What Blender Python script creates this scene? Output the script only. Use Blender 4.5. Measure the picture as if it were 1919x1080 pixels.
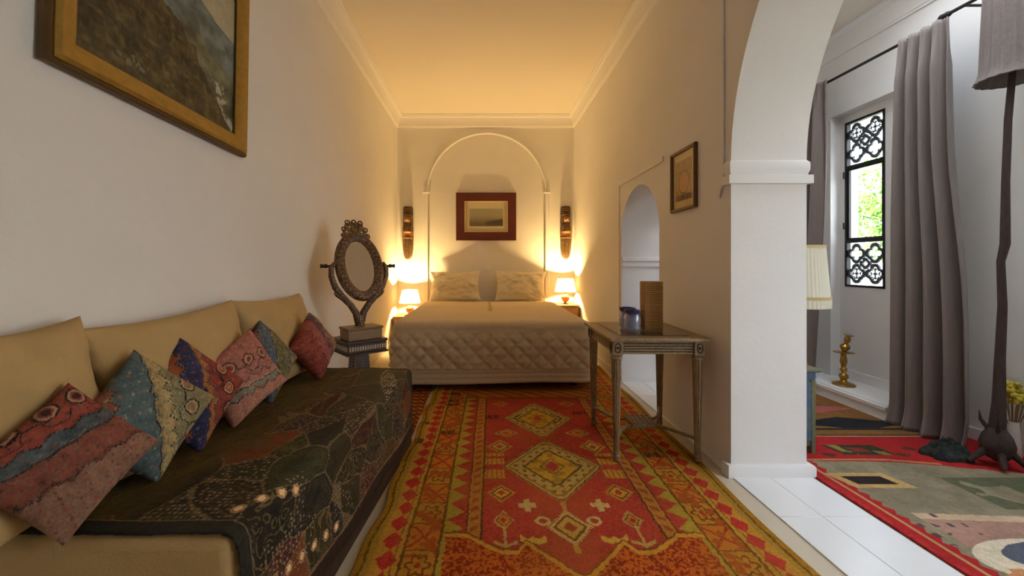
import bpy, bmesh, math, random
import numpy as np
from mathutils import Vector, Matrix
from math import pi, sin, cos, sqrt, radians

sc = bpy.context.scene
for o in list(bpy.data.objects):
    bpy.data.objects.remove(o, do_unlink=True)
COL = sc.collection
random.seed(7)
rng = np.random.default_rng(11)

# ------------------------------------------------------------------ camera
cam_d = bpy.data.cameras.new('camera')
cam = bpy.data.objects.new('camera', cam_d)
COL.objects.link(cam)
cam.location = (0, 0, 1.15)
cam.rotation_euler = (pi / 2, 0, 0)
cam_d.sensor_width = 36
cam_d.lens = 760 / 1919 * 36
cam_d.shift_x = (959.5 - 907) / 1919
cam_d.shift_y = -(540 - 495) / 1919
cam_d.clip_start = 0.02
sc.camera = cam

# ------------------------------------------------------------------ world, daylight, exposure
w = bpy.data.worlds.new('world')
sc.world = w
w.use_nodes = True
bgn = w.node_tree.nodes['Background']
bgn.inputs['Color'].default_value = (0.72, 0.84, 1.0, 1)
bgn.inputs['Strength'].default_value = 9.5


sun_d = bpy.data.lights.new('sun', 'SUN')       # sun behind the house: it lights the garden, not the rooms
sun_d.energy = 10.0
sun_d.angle = 0.01
sun_d.color = (1.0, 0.95, 0.86)
sun = bpy.data.objects.new('sun', sun_d)
COL.objects.link(sun)
sun.rotation_euler = Vector((0.84, -0.05, -0.545)).to_track_quat('-Z', 'Y').to_euler()


def portal(name, loc, sy, sz, rot=(0, pi / 2, 0)):
    l = bpy.data.lights.new(name, 'AREA')
    l.shape = 'RECTANGLE'
    l.size = sz
    l.size_y = sy
    l.cycles.is_portal = True
    o = bpy.data.objects.new(name, l)
    COL.objects.link(o)
    o.location = loc
    o.rotation_euler = rot                 # local -Z looks into the room
    return o


portal('window_daylight', (3.46, 3.53, 1.69), 0.5, 1.6)
portal('garden_door_daylight', (3.46, 0.55, 1.4), 1.3, 1.8)
portal('added_skylight_daylight', (2.5, 2.05, 4.02), 1.7, 1.0, (0, 0, 0))  # portal of the added, unseen roof light
LAMP_WATTS = 150.0
LAMP_COLOR = (1.0, 0.66, 0.25)

vs = sc.view_settings
vs.view_transform = 'Standard'
vs.look = 'None'
vs.exposure = 0.25
vs.gamma = 1
vs.use_curve_mapping = False
sc.cycles.use_denoising = True
sc.cycles.max_bounces = 8
sc.cycles.diffuse_bounces = 5
sc.cycles.glossy_bounces = 4
sc.cycles.transparent_max_bounces = 8
sc.cycles.caustics_reflective = False
sc.cycles.caustics_refractive = False
sc.cycles.sample_clamp_indirect = 6.0


# ------------------------------------------------------------------ colour and material helpers
def lin(c):
    c = c / 255.0
    return c / 12.92 if c <= 0.04045 else ((c + 0.055) / 1.055) ** 2.4


def C(r, g, b):
    return (lin(r), lin(g), lin(b))


def A(*rgb):
    return np.array(C(*rgb))


def mat(name, col=None, rough=0.6, metal=0.0, vary=0.0, vscale=8.0, bump=0.0, bscale=60.0, attr=False,
        stretch=(1, 1, 1), spec=0.5, col2=None, sheen=0.0, coat=0.0):
    m = bpy.data.materials.new(name)
    m.use_nodes = True
    nt = m.node_tree
    N = nt.nodes
    L = nt.links
    b = N['Principled BSDF']
    b.inputs['Roughness'].default_value = rough
    b.inputs['Metallic'].default_value = metal
    b.inputs['Specular IOR Level'].default_value = spec
    b.inputs['Sheen Weight'].default_value = sheen
    b.inputs['Coat Weight'].default_value = coat
    tc = N.new('ShaderNodeTexCoord')
    mp = N.new('ShaderNodeMapping')
    mp.inputs['Scale'].default_value = stretch
    L.new(tc.outputs['Object'], mp.inputs['Vector'])
    src = None
    if attr:
        at = N.new('ShaderNodeAttribute')
        at.attribute_name = 'Col'
        src = at.outputs['Color']
    else:
        rg = N.new('ShaderNodeRGB')
        rg.outputs[0].default_value = (*col, 1)
        src = rg.outputs[0]
    if vary > 0 or col2:
        nz = N.new('ShaderNodeTexNoise')
        nz.inputs['Scale'].default_value = vscale
        nz.inputs['Detail'].default_value = 5
        L.new(mp.outputs[0], nz.inputs['Vector'])
        mx = N.new('ShaderNodeMix')
        mx.data_type = 'RGBA'
        if col2:
            rp = N.new('ShaderNodeValToRGB')
            rp.color_ramp.elements[0].position = 0.38
            rp.color_ramp.elements[1].position = 0.62
            L.new(nz.outputs['Fac'], rp.inputs['Fac'])
            L.new(rp.outputs['Color'], mx.inputs['Factor'])
            L.new(src, mx.inputs['A'])
            mx.inputs['B'].default_value = (*col2, 1)
        else:
            mr = N.new('ShaderNodeMapRange')
            mr.inputs['From Min'].default_value = 0.25
            mr.inputs['From Max'].default_value = 0.75
            mr.inputs['To Min'].default_value = 1 - vary
            mr.inputs['To Max'].default_value = 1 + vary * 0.6
            L.new(nz.outputs['Fac'], mr.inputs['Value'])
            mx.blend_type = 'MULTIPLY'
            mx.inputs['Factor'].default_value = 1
            L.new(src, mx.inputs['A'])
            L.new(mr.outputs[0], mx.inputs['B'])
        src = mx.outputs['Result']
    L.new(src, b.inputs['Base Color'])
    if bump > 0:
        n2 = N.new('ShaderNodeTexNoise')
        n2.inputs['Scale'].default_value = bscale
        n2.inputs['Detail'].default_value = 4
        L.new(mp.outputs[0], n2.inputs['Vector'])
        bp = N.new('ShaderNodeBump')
        bp.inputs['Strength'].default_value = bump
        bp.inputs['Distance'].default_value = 0.01
        L.new(n2.outputs['Fac'], bp.inputs['Height'])
        L.new(bp.outputs[0], b.inputs['Normal'])
    return m


def inlay(name, base, pearl, scale, thr=0.22, rough=0.4):
    """dark wood set with small chips of mother of pearl"""
    m = mat(name, base, rough)
    nt = m.node_tree
    N = nt.nodes
    L = nt.links
    b = N['Principled BSDF']
    tc = N.new('ShaderNodeTexCoord')
    v = N.new('ShaderNodeTexVoronoi')
    v.inputs['Scale'].default_value = scale
    v.inputs['Randomness'].default_value = 0.55
    L.new(tc.outputs['Object'], v.inputs['Vector'])
    lt = N.new('ShaderNodeMath')
    lt.operation = 'LESS_THAN'
    lt.inputs[1].default_value = thr
    L.new(v.outputs['Distance'], lt.inputs[0])
    mx = N.new('ShaderNodeMix')
    mx.data_type = 'RGBA'
    L.new(lt.outputs[0], mx.inputs['Factor'])
    mx.inputs['A'].default_value = (*base, 1)
    mx.inputs['B'].default_value = (*pearl, 1)
    L.new(mx.outputs['Result'], b.inputs['Base Color'])
    return m


def glass_mat(name, tint=(1, 1, 1), gloss=0.08, rough=0.02):
    m = bpy.data.materials.new(name)
    m.use_nodes = True
    N = m.node_tree.nodes
    L = m.node_tree.links
    N.remove(N['Principled BSDF'])
    t = N.new('ShaderNodeBsdfTransparent')
    t.inputs[0].default_value = (*tint, 1)
    g = N.new('ShaderNodeBsdfGlossy')
    g.inputs['Roughness'].default_value = rough
    lw = N.new('ShaderNodeLayerWeight')
    pw = N.new('ShaderNodeMath')
    pw.operation = 'POWER'
    pw.inputs[1].default_value = 5
    L.new(lw.outputs['Facing'], pw.inputs[0])
    fr = N.new('ShaderNodeMath')
    fr.operation = 'MULTIPLY_ADD'
    fr.inputs[1].default_value = 0.9
    fr.inputs[2].default_value = gloss / 2
    L.new(pw.outputs[0], fr.inputs[0])
    mx = N.new('ShaderNodeMixShader')
    L.new(fr.outputs[0], mx.inputs[0])
    L.new(t.outputs[0], mx.inputs[1])
    L.new(g.outputs[0], mx.inputs[2])
    L.new(mx.outputs[0], N['Material Output'].inputs[0])
    return m


def shade_mat(name, col, trans=0.6):
    m = bpy.data.materials.new(name)
    m.use_nodes = True
    N = m.node_tree.nodes
    L = m.node_tree.links
    N.remove(N['Principled BSDF'])
    d = N.new('ShaderNodeBsdfDiffuse')
    t = N.new('ShaderNodeBsdfTranslucent')
    nz = N.new('ShaderNodeTexNoise')
    nz.inputs['Scale'].default_value = 300
    mr = N.new('ShaderNodeMapRange')
    mr.inputs['To Min'].default_value = 0.92
    mr.inputs['To Max'].default_value = 1.0
    L.new(nz.outputs['Fac'], mr.inputs['Value'])
    mc = N.new('ShaderNodeMix')
    mc.data_type = 'RGBA'
    mc.blend_type = 'MULTIPLY'
    mc.inputs['Factor'].default_value = 1
    mc.inputs['A'].default_value = (*col, 1)
    L.new(mr.outputs[0], mc.inputs['B'])
    L.new(mc.outputs['Result'], d.inputs[0])
    L.new(mc.outputs['Result'], t.inputs[0])
    mx = N.new('ShaderNodeMixShader')
    mx.inputs[0].default_value = trans
    L.new(d.outputs[0], mx.inputs[1])
    L.new(t.outputs[0], mx.inputs[2])
    L.new(mx.outputs[0], N['Material Output'].inputs[0])
    return m


# ------------------------------------------------------------------ mesh helpers
def link(o, parent=None):
    COL.objects.link(o)
    if parent:
        o.parent = parent
    return o


def tag(o, label=None, cat=None, group=None, kind=None):
    if label:
        o['label'] = label
    if cat:
        o['category'] = cat
    if group:
        o['group'] = group
    if kind:
        o['kind'] = kind
    return o


def thing(name, label, cat, loc=(0, 0, 0), rz=0, group=None):
    o = bpy.data.objects.new(name, None)
    o.empty_display_size = 0.1
    link(o)
    o.location = loc
    o.rotation_euler = (0, 0, rz)
    return tag(o, label, cat, group)


class MB:
    def __init__(s):
        s.v = []
        s.f = []

    def add(s, vv, ff, M=None):
        n = len(s.v)
        for p in vv:
            p = Vector(p)
            s.v.append(tuple(M @ p) if M else tuple(p))
        s.f += [tuple(i + n for i in q) for q in ff]
        return s

    def box(s, x0, x1, y0, y1, z0, z1, M=None):
        vv = [(x0, y0, z0), (x1, y0, z0), (x1, y1, z0), (x0, y1, z0), (x0, y0, z1), (x1, y0, z1), (x1, y1, z1), (x0, y1, z1)]
        return s.hexa(vv, M)

    def hexa(s, vv, M=None):
        return s.add(vv, [(3, 2, 1, 0), (4, 5, 6, 7), (0, 1, 5, 4), (1, 2, 6, 5), (2, 3, 7, 6), (3, 0, 4, 7)], M)

    def lathe(s, prof, n=24, M=None, pleat=0, amp=0.0, cap=True, flat=1.0):
        vv = []
        ff = []
        for r, z in prof:
            for i in range(n):
                a = 2 * pi * i / n
                k = r * (1 + (amp * cos(pleat * a) if pleat else 0))
                vv.append((k * cos(a), k * sin(a) * flat, z))
        m = len(prof)
        for j in range(m - 1):
            for i in range(n):
                a, b = j * n + i, j * n + (i + 1) % n
                ff.append((a, b, b + n, a + n))
        if cap:
            ff.append(tuple(range(n - 1, -1, -1)))
            ff.append(tuple((m - 1) * n + i for i in range(n)))
        return s.add(vv, ff, M)

    def tube(s, pts, rad, n=8, M=None, flat=None, closed=False):
        pts = [Vector(p) for p in pts]
        m = len(pts)
        if not hasattr(rad, '__len__'):
            rad = [rad] * m
        vv = []
        up = None
        for j in range(m):
            a = pts[(j - 1) % m if closed else max(j - 1, 0)]
            b = pts[(j + 1) % m if closed else min(j + 1, m - 1)]
            t = (b - a).normalized()
            if up is None:
                up = Vector((0, 0, 1)) if abs(t.z) < 0.9 else Vector((1, 0, 0))
            sx = t.cross(up)
            sx.normalize()
            up = sx.cross(t).normalized()
            for i in range(n):
                q = 2 * pi * i / n + pi / n
                vv.append(pts[j] + sx * cos(q) * rad[j] + up * sin(q) * rad[j] * (flat or 1))
        ff = []
        for j in range(m if closed else m - 1):
            for i in range(n):
                a, b = j * n + i, j * n + (i + 1) % n
                c, d = ((j + 1) % m) * n + i, ((j + 1) % m) * n + (i + 1) % n
                ff.append((a, b, d, c))
        if not closed:
            ff.append(tuple(range(n - 1, -1, -1)))
            ff.append(tuple((m - 1) * n + i for i in range(n)))
        return s.add(vv, ff, M)

    def sphere(s, c, r, n=14, M=None):
        rx, ry, rz = r if hasattr(r, '__len__') else (r, r, r)
        vv = [(c[0], c[1], c[2] - rz)]
        k = n // 2
        for j in range(1, k):
            t = -pi / 2 + pi * j / k
            for i in range(n):
                a = 2 * pi * i / n
                vv.append((c[0] + rx * cos(t) * cos(a), c[1] + ry * cos(t) * sin(a), c[2] + rz * sin(t)))
        vv.append((c[0], c[1], c[2] + rz))
        ff = [(0, 1 + (i + 1) % n, 1 + i) for i in range(n)]
        for j in range(k - 2):
            for i in range(n):
                a, b = 1 + j * n + i, 1 + j * n + (i + 1) % n
                ff.append((a, b, b + n, a + n))
        t = len(vv) - 1
        ff += [(t, 1 + (k - 2) * n + i, 1 + (k - 2) * n + (i + 1) % n) for i in range(n)]
        return s.add(vv, ff, M)

    def sweep(s, path, prof, closed=False, M=None):
        """path: list of (point, side, up) frames; prof: closed 2-D outline"""
        vv = []
        k = len(prof)
        for p, sd, u in path:
            p, sd, u = Vector(p), Vector(sd), Vector(u)
            for a, b in prof:
                vv.append(p + sd * a + u * b)
        ff = []
        m = len(path)
        for j in range(m if closed else m - 1):
            for i in range(k):
                a, b = j * k + i, j * k + (i + 1) % k
                c, d = ((j + 1) % m) * k + i, ((j + 1) % m) * k + (i + 1) % k
                ff.append((a, b, d, c))
        if not closed:
            ff.append(tuple(range(k - 1, -1, -1)))
            ff.append(tuple((m - 1) * k + i for i in range(k)))
        return s.add(vv, ff, M)

    def obj(s, name, m, parent=None, smooth=None, bevel=0, seg=2):
        me = bpy.data.meshes.new(name)
        me.from_pydata(s.v, [], s.f)
        bm = bmesh.new()
        bm.from_mesh(me)
        bmesh.ops.recalc_face_normals(bm, faces=bm.faces)
        bm.to_mesh(me)
        bm.free()
        me.materials.append(m)
        if smooth is not None or bevel:
            me.shade_smooth()
            me.set_sharp_from_angle(angle=radians(smooth if smooth is not None else 35))
        o = link(bpy.data.objects.new(name, me), parent)
        if bevel:
            bv = o.modifiers.new('bevel', 'BEVEL')
            bv.width = bevel
            bv.segments = seg
            bv.limit_method = 'ANGLE'
            bv.angle_limit = radians(40)
            bv.harden_normals = False
        return o


def plate(mb, polys, t, fn):
    """flat plate of thickness t cut from outlines (first outer, the rest holes); fn maps (a, b, c) to 3-D"""
    cu = bpy.data.curves.new('tmp', 'CURVE')
    cu.dimensions = '2D'
    cu.fill_mode = 'BOTH'
    cu.extrude = t / 2
    for p in polys:
        sp = cu.splines.new('POLY')
        sp.points.add(len(p) - 1)
        for i, (a, b) in enumerate(p):
            sp.points[i].co = (a, b, 0, 1)
        sp.use_cyclic_u = True
    ob = bpy.data.objects.new('tmp', cu)
    me = bpy.data.meshes.new_from_object(ob)
    bm = bmesh.new()
    bm.from_mesh(me)
    bmesh.ops.remove_doubles(bm, verts=bm.verts, dist=1e-5)
    bm.verts.index_update()
    mb.add([fn(v.co.x, v.co.y, v.co.z) for v in bm.verts], [tuple(v.index for v in f.verts) for f in bm.faces])
    bm.free()
    bpy.data.objects.remove(ob)
    bpy.data.curves.remove(cu)
    bpy.data.meshes.remove(me)
    return mb


def fast_mesh(name, V, F, col, m, parent=None, smooth=True):
    """numpy mesh: V (n,3), F (k,4), col (n,3) linear or None"""
    me = bpy.data.meshes.new(name)
    n, k = len(V), len(F)
    me.vertices.add(n)
    me.vertices.foreach_set('co', np.ascontiguousarray(V, np.float32).ravel())
    me.loops.add(4 * k)
    me.loops.foreach_set('vertex_index', np.ascontiguousarray(F, np.int32).ravel())
    me.polygons.add(k)
    me.polygons.foreach_set('loop_start', np.arange(0, 4 * k, 4, dtype=np.int32))
    me.polygons.foreach_set('loop_total', np.full(k, 4, np.int32))
    me.update(calc_edges=True)
    if col is not None:
        at = me.color_attributes.new('Col', 'FLOAT_COLOR', 'POINT')
        c4 = np.ones((n, 4), np.float32)
        c4[:, :3] = np.clip(col, 0, 1)
        at.data.foreach_set('color', c4.ravel())
    me.validate()
    if smooth:
        me.shade_smooth()
    me.materials.append(m)
    return link(bpy.data.objects.new(name, me), parent)


def sheet(name, P, col, m, parent=None, drop=None, smooth=True):
    """grid P (a,b,3) with colours (a,b,3); drop = vector the rim is folded by, plus an underside"""
    a, b = P.shape[:2]
    idx = np.arange(a * b).reshape(a, b)
    F = np.stack([idx[:-1, :-1], idx[1:, :-1], idx[1:, 1:], idx[:-1, 1:]], -1).reshape(-1, 4)
    V = P.reshape(-1, 3)
    c = None if col is None else col.reshape(-1, 3)
    if drop is not None:
        ring = np.concatenate([idx[0, :-1], idx[:-1, -1], idx[-1, :0:-1], idx[:0:-1, 0]])
        V2 = V[ring] + np.array(drop)
        n = len(V)
        r2 = np.arange(len(ring)) + n
        F2 = np.stack([ring, np.roll(ring, -1), np.roll(r2, -1), r2], -1)
        V = np.concatenate([V, V2])
        F = np.concatenate([F, F2])
        if c is not None:
            c = np.concatenate([c, c[ring] * 0.8])
    return fast_mesh(name, V, F, c, m, parent, smooth)


def vnoise(x, y, seed=0, octaves=3):
    """smooth value noise in 0..1"""
    out = np.zeros_like(x, dtype=float)
    amp, tot = 1.0, 0.0
    for o in range(octaves):
        r = np.random.default_rng(seed * 17 + o)
        g = r.random((64, 64))
        fx, fy = x * 2 ** o, y * 2 ** o
        ix, iy = np.floor(fx).astype(int), np.floor(fy).astype(int)
        tx, ty = fx - ix, fy - iy
        tx = tx * tx * (3 - 2 * tx)
        ty = ty * ty * (3 - 2 * ty)
        a, b, c_, d = g[ix % 64, iy % 64], g[(ix + 1) % 64, iy % 64], g[ix % 64, (iy + 1) % 64], g[(ix + 1) % 64, (iy + 1) % 64]
        out += amp * ((a * (1 - tx) + b * tx) * (1 - ty) + (c_ * (1 - tx) + d * tx) * ty)
        tot += amp
        amp *= 0.5
    return out / tot


def put(c, mask, colr):
    c[mask] = colr


def arc(cx, cy, r, a0, a1, n):
    return [(cx + r * cos(a0 + (a1 - a0) * i / n), cy + r * sin(a0 + (a1 - a0) * i / n)) for i in range(n + 1)]


def copy_tree(o, parent=None):
    c = o.copy()
    COL.objects.link(c)
    c.parent = parent
    for ch in list(o.children):
        copy_tree(ch, c)
    return c


# ------------------------------------------------------------------ materials
M = {}
M['plaster'] = mat('white_plaster', C(237, 233, 228), 0.75, bump=0.12, bscale=35, vary=0.03, vscale=2.5)
M['plaster_trim'] = mat('trim_plaster', C(238, 234, 230), 0.7, bump=0.05, bscale=50)
M['ceiling'] = mat('ceiling_plaster', C(232, 222, 208), 0.8, bump=0.06, bscale=30)
M['floor'] = mat('cream_floor', C(205, 190, 165), 0.5, vary=0.08, vscale=4, bump=0.03, bscale=80)
M['tile'] = mat('white_tile', C(235, 233, 230), 0.28, vary=0.02, vscale=5)
M['gold'] = mat('gilt_wood', C(166, 130, 56), 0.42, 0.35, vary=0.2, vscale=30, bump=0.2, bscale=90)
M['gold_dark'] = mat('dark_gilt', C(92, 66, 30), 0.5, 0.2, vary=0.2, vscale=20)
M['mahogany'] = mat('mahogany', C(88, 36, 22), 0.38, vary=0.35, vscale=6, stretch=(3, 3, 14))
M['brownwood'] = mat('brown_wood', C(104, 68, 34), 0.45, vary=0.3, vscale=8, stretch=(4, 4, 18))
M['darkwood'] = mat('dark_wood', C(52, 34, 22), 0.5, vary=0.3, vscale=8, stretch=(2, 12, 12))
M['iron'] = mat('black_iron', C(38, 36, 36), 0.5, 0.4, vary=0.2, vscale=30)
M['grille'] = mat('bloomed_iron', C(92, 97, 102), 0.55, 0.3, vary=0.2, vscale=40)  # dark iron lightened in its colour to stand for window bloom
M['glass'] = glass_mat('window_glass')
M['linen'] = mat('white_linen', C(226, 214, 190), 0.85, vary=0.05, vscale=9, bump=0.15, bscale=30)
M['quilt'] = mat('cream_quilt', C(214, 190, 152), 0.8, vary=0.07, vscale=30, bump=0.2, bscale=220, sheen=0.2)
M['beige'] = mat('beige_cotton', C(190, 158, 104), 0.9, vary=0.06, vscale=10, bump=0.25, bscale=160)
M['paint'] = mat('painted_canvas', attr=True, rough=0.55, vary=0.1, vscale=60, bump=0.1, bscale=200)
M['print'] = mat('print_behind_glass', attr=True, rough=0.6, coat=1.0)
M['rug'] = mat('rug_wool', attr=True, rough=0.95, vary=0.24, vscale=230, bump=0.6, bscale=420, spec=0.1)
M['cloth_attr'] = mat('patterned_cloth', attr=True, rough=0.9, vary=0.2, vscale=160, bump=0.5, bscale=330, spec=0.2)
M['throw'] = mat('embroidered_throw', attr=True, rough=0.7, vary=0.3, vscale=190, bump=0.6, bscale=260, spec=0.3)
M['carved'] = mat('carved_wood', attr=True, rough=0.55, vary=0.35, vscale=40, bump=0.5, bscale=120)
M['inlay'] = inlay('inlaid_wood', C(84, 52, 30), C(196, 166, 124), 90, 0.3)
M['inlay_dark'] = inlay('inlaid_dark_wood', C(60, 36, 22), C(176, 146, 108), 110, 0.2)
M['inlay_box'] = inlay('inlaid_box', C(124, 92, 52), C(170, 138, 88), 130, 0.3)
M['pearl'] = mat('pearl_bead', C(190, 172, 148), 0.3, vary=0.2, vscale=50)
M['mirror'] = mat('mirror_glass', (0.86, 0.84, 0.8), 0.02, 1.0)
M['greywood'] = mat('silvered_wood', C(148, 124, 90), 0.42, 0.15, vary=0.45, vscale=14, stretch=(5, 5, 2), bump=0.2, bscale=90)
M['greywood_dark'] = mat('silvered_wood_groove', C(66, 50, 34), 0.5, vary=0.3, vscale=20)
M['rattan'] = mat('rattan', C(176, 128, 66), 0.6, vary=0.3, vscale=40, stretch=(1, 1, 6))
M['brass'] = mat('aged_brass', C(186, 146, 66), 0.28, 0.9, vary=0.25, vscale=25)
M['curtain'] = mat('taupe_curtain', C(128, 114, 106), 0.85, vary=0.12, vscale=90, stretch=(1, 1, 0.05), bump=0.25, bscale=250, sheen=0.2)
M['rod'] = mat('dark_rod', C(44, 34, 32), 0.5, 0.3, vary=0.2, vscale=20)
M['shade_lit'] = shade_mat('lit_shade', C(250, 240, 215), 0.62)
M['shade_cream'] = shade_mat('pleated_shade', C(238, 230, 206), 0.25)
M['band'] = mat('gold_band', C(204, 180, 116), 0.7, vary=0.1, vscale=60)
M['ceramic'] = mat('lamp_ceramic', C(176, 124, 76), 0.35, vary=0.35, vscale=30)
M['nightwood'] = mat('nightstand_wood', C(150, 108, 58), 0.5, vary=0.3, vscale=14, stretch=(2, 2, 12))
M['greenpaint'] = mat('worn_green_paint', C(96, 104, 78), 0.6, col2=C(134, 112, 70), vscale=16)
M['bluepaint'] = mat('worn_blue_paint', C(64, 92, 128), 0.6, col2=C(96, 104, 104), vscale=22)
M['bark'] = mat('dark_branch', C(62, 44, 38), 0.7, vary=0.4, vscale=20, stretch=(6, 6, 1), bump=0.5, bscale=40)
M['greyfabric'] = mat('grey_fabric', C(122, 110, 104), 0.9, vary=0.12, vscale=60, bump=0.2, bscale=200)
M['yellow'] = mat('yellow_blossom', C(206, 184, 60), 0.8, vary=0.4, vscale=60)
M['stalk'] = mat('dry_stalk', C(140, 112, 70), 0.8, vary=0.3, vscale=40)
M['vase'] = mat('pale_vase', C(206, 202, 198), 0.4, vary=0.05, vscale=10)
M['darkcloth'] = mat('dark_cloth', C(24, 28, 28), 0.9, col2=C(42, 48, 38), vscale=30, bump=0.5, bscale=60)
M['gdn_wall'] = mat('garden_wall_plaster', C(238, 234, 226), 0.8, bump=0.1, bscale=10)
M['ground'] = mat('garden_gravel', C(180, 172, 150), 0.9, vary=0.2, vscale=12)
M['leaf'] = mat('leaf', C(104, 158, 60), 0.6, col2=C(150, 190, 92), vscale=3)
M['trunk'] = mat('tree_bark', C(100, 80, 60), 0.9, vary=0.3, vscale=10)

# ================================================================== THE ROOM
XL, XR, XR2, XW = -1.29, 1.34, 1.75, 3.2      # left wall, arch wall faces, window wall
YB, YF, YS = 6.05, -1.7, 4.05                 # back wall, wall behind the camera, far wall of the side room
ZC, ZS = 3.36, 3.2


def struct(o):
    o['kind'] = 'structure'
    return o


floor = struct(MB().box(XL - 0.2, XW + 0.3, YF - 0.2, YB + 0.2, -0.12, 0).obj('floor', M['floor']))
struct(MB().box(XL - 0.2, XR + 0.2, YF - 0.2, YB + 0.2, ZC, ZC + 0.15).obj('ceiling', M['ceiling']))
mb = MB()
plate(mb, [[(XR + 0.2, YF - 0.2), (XW + 0.3, YF - 0.2), (XW + 0.3, YS + 0.2), (XR + 0.2, YS + 0.2)], [(2.0, 1.2), (3.0, 1.2), (3.0, 2.9), (2.0, 2.9)]], 0.15, lambda a, b, c: (a, b, ZS + 0.075 + c))
struct(mb.obj('ceiling', M['ceiling']))
struct(MB().box(XL - 0.2, XL, YF, YB, 0, ZC).obj('wall_left', M['plaster']))
struct(MB().box(XL - 0.2, XR + 0.2, YB, YB + 0.2, 0, ZC).obj('wall_back', M['plaster']))
struct(MB().box(XL - 0.2, XW + 0.3, YF - 0.2, YF, 0, ZC).obj('wall_front', M['plaster']))
struct(MB().box(XR2, XW + 0.3, YS, YS + 0.2, 0, ZS).obj('wall_side_room', M['plaster']))

# arch wall: the tall arch next to the camera and the low pointed doorway behind the table
AY, AZ, AR = 0.90, 1.70, 1.30
big = [(2.20, 0.0), (2.20, AZ)] + arc(AY, AZ, AR, 0, pi, 48)[1:] + [(AY - AR, 0.0)]
dy0, dy1, dzc, dr = 3.10, 3.95, 1.41, 0.425
small = [(dy1, 0.0), (dy1, 1.24)] + arc((dy0 + dy1) / 2, dzc, dr, -0.1, pi + 0.1, 36) + [(dy0, 1.24), (dy0, 0.0)]
outline = [(YF, 0.0), (YF, ZC), (YB, ZC), (YB, 0.0)] + small + big
# outline walks the floor line and goes round both openings
mb = MB()
plate(mb, [outline], XR2 - XR, lambda a, b, c: ((XR + XR2) / 2 + c, a, b))
wr = struct(mb.obj('wall_right', M['plaster'], smooth=30))

# window wall with deep niche openings
NY0, NY1, NZ0, NZ1 = 2.86, 3.745, 0.10, 2.50
mb = MB()
plate(mb, [[(YF, 0), (YF, ZS), (YS, ZS), (YS, 0)],
           [(NY0, NZ0), (NY1, NZ0), (NY1, NZ1), (NY0, NZ1)],
           [(-0.1, 0.5), (1.2, 0.5), (1.2, 2.3), (-0.1, 2.3)]], 0.09, lambda a, b, c: (XW + 0.045 + c, a, b))
struct(mb.obj('wall_window_side', M['plaster']))
WY0, WY1, WZ0, WZ1 = 3.325, 3.725, 0.945, 2.43
mb = MB()
plate(mb, [[(NY0 - 0.1, 0), (NY0 - 0.1, 2.7), (NY1 + 0.2, 2.7), (NY1 + 0.2, 0)],
           [(WY0, WZ0), (WY1 - 0.03, WZ0), (WY1 - 0.03, WZ1), (WY0, WZ1)]], 0.12, lambda a, b, c: (XW + 0.15 + c, a, b))
struct(mb.obj('wall_window_niche', M['plaster']))

# low white ledge in front of the niche
lg = struct(MB().box(2.94, XW + 0.092, 2.955, YS, 0, 0.12).obj('trim_ledge', M['plaster_trim'], bevel=0.008))
struct(MB().box(2.925, 2.945, 2.955, YS, 0.07, 0.105).obj('trim_ledge_lip', M['plaster_trim'], bevel=0.006))
struct(MB().box(XW + 0.07, XW + 0.092, NY0, NY1, 0.09, 0.20).obj('trim_niche', M['plaster_trim'], bevel=0.005))


# ---- tall window with iron grilles
def quatre(cx, cy, r, n=7):
    """quatrefoil outline"""
    pts = []
    k = 0.52 * r
    for q in range(4):
        a = q * pi / 2
        ox, oy = cx + k * cos(a), cy + k * sin(a)
        pts += arc(ox, oy, 0.48 * r, a - pi * 0.60, a + pi * 0.60, n)
    return pts


win = bpy.data.objects.new('window_1', None)
link(win)
win.location = (XW + 0.105, (WY0 + WY1) / 2 - 0.015, WZ0)
struct(win)
WW, WH = WY1 - 0.03 - WY0, WZ1 - WZ0
hw = WW / 2
wx = lambda a, b, c: (c, a, b)
mb = MB()
plate(mb, [[(-hw, 0), (hw, 0), (hw, WH), (-hw, WH)],
           [(-hw + .02, .02), (hw - .02, .02), (hw - .02, .395), (-hw + .02, .395)],
           [(-hw + .02, .425), (hw - .02, .425), (hw - .02, 1.06), (-hw + .02, 1.06)],
           [(-hw + .02, 1.09), (hw - .02, 1.09), (hw - .02, WH - .02), (-hw + .02, WH - .02)]], 0.04, wx)
mb.obj('window_frame', M['iron'], win, bevel=0.003)
MB().box(0.004, 0.008, -hw + .02, hw - .02, .425, 1.06).obj('pane', M['glass'], win)
for z0, z1 in ((.02, .395), (1.09, WH - .02)):
    MB().box(0.014, 0.018, -hw + .02, hw - .02, z0, z1).obj('pane', M['glass'], win)
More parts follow.
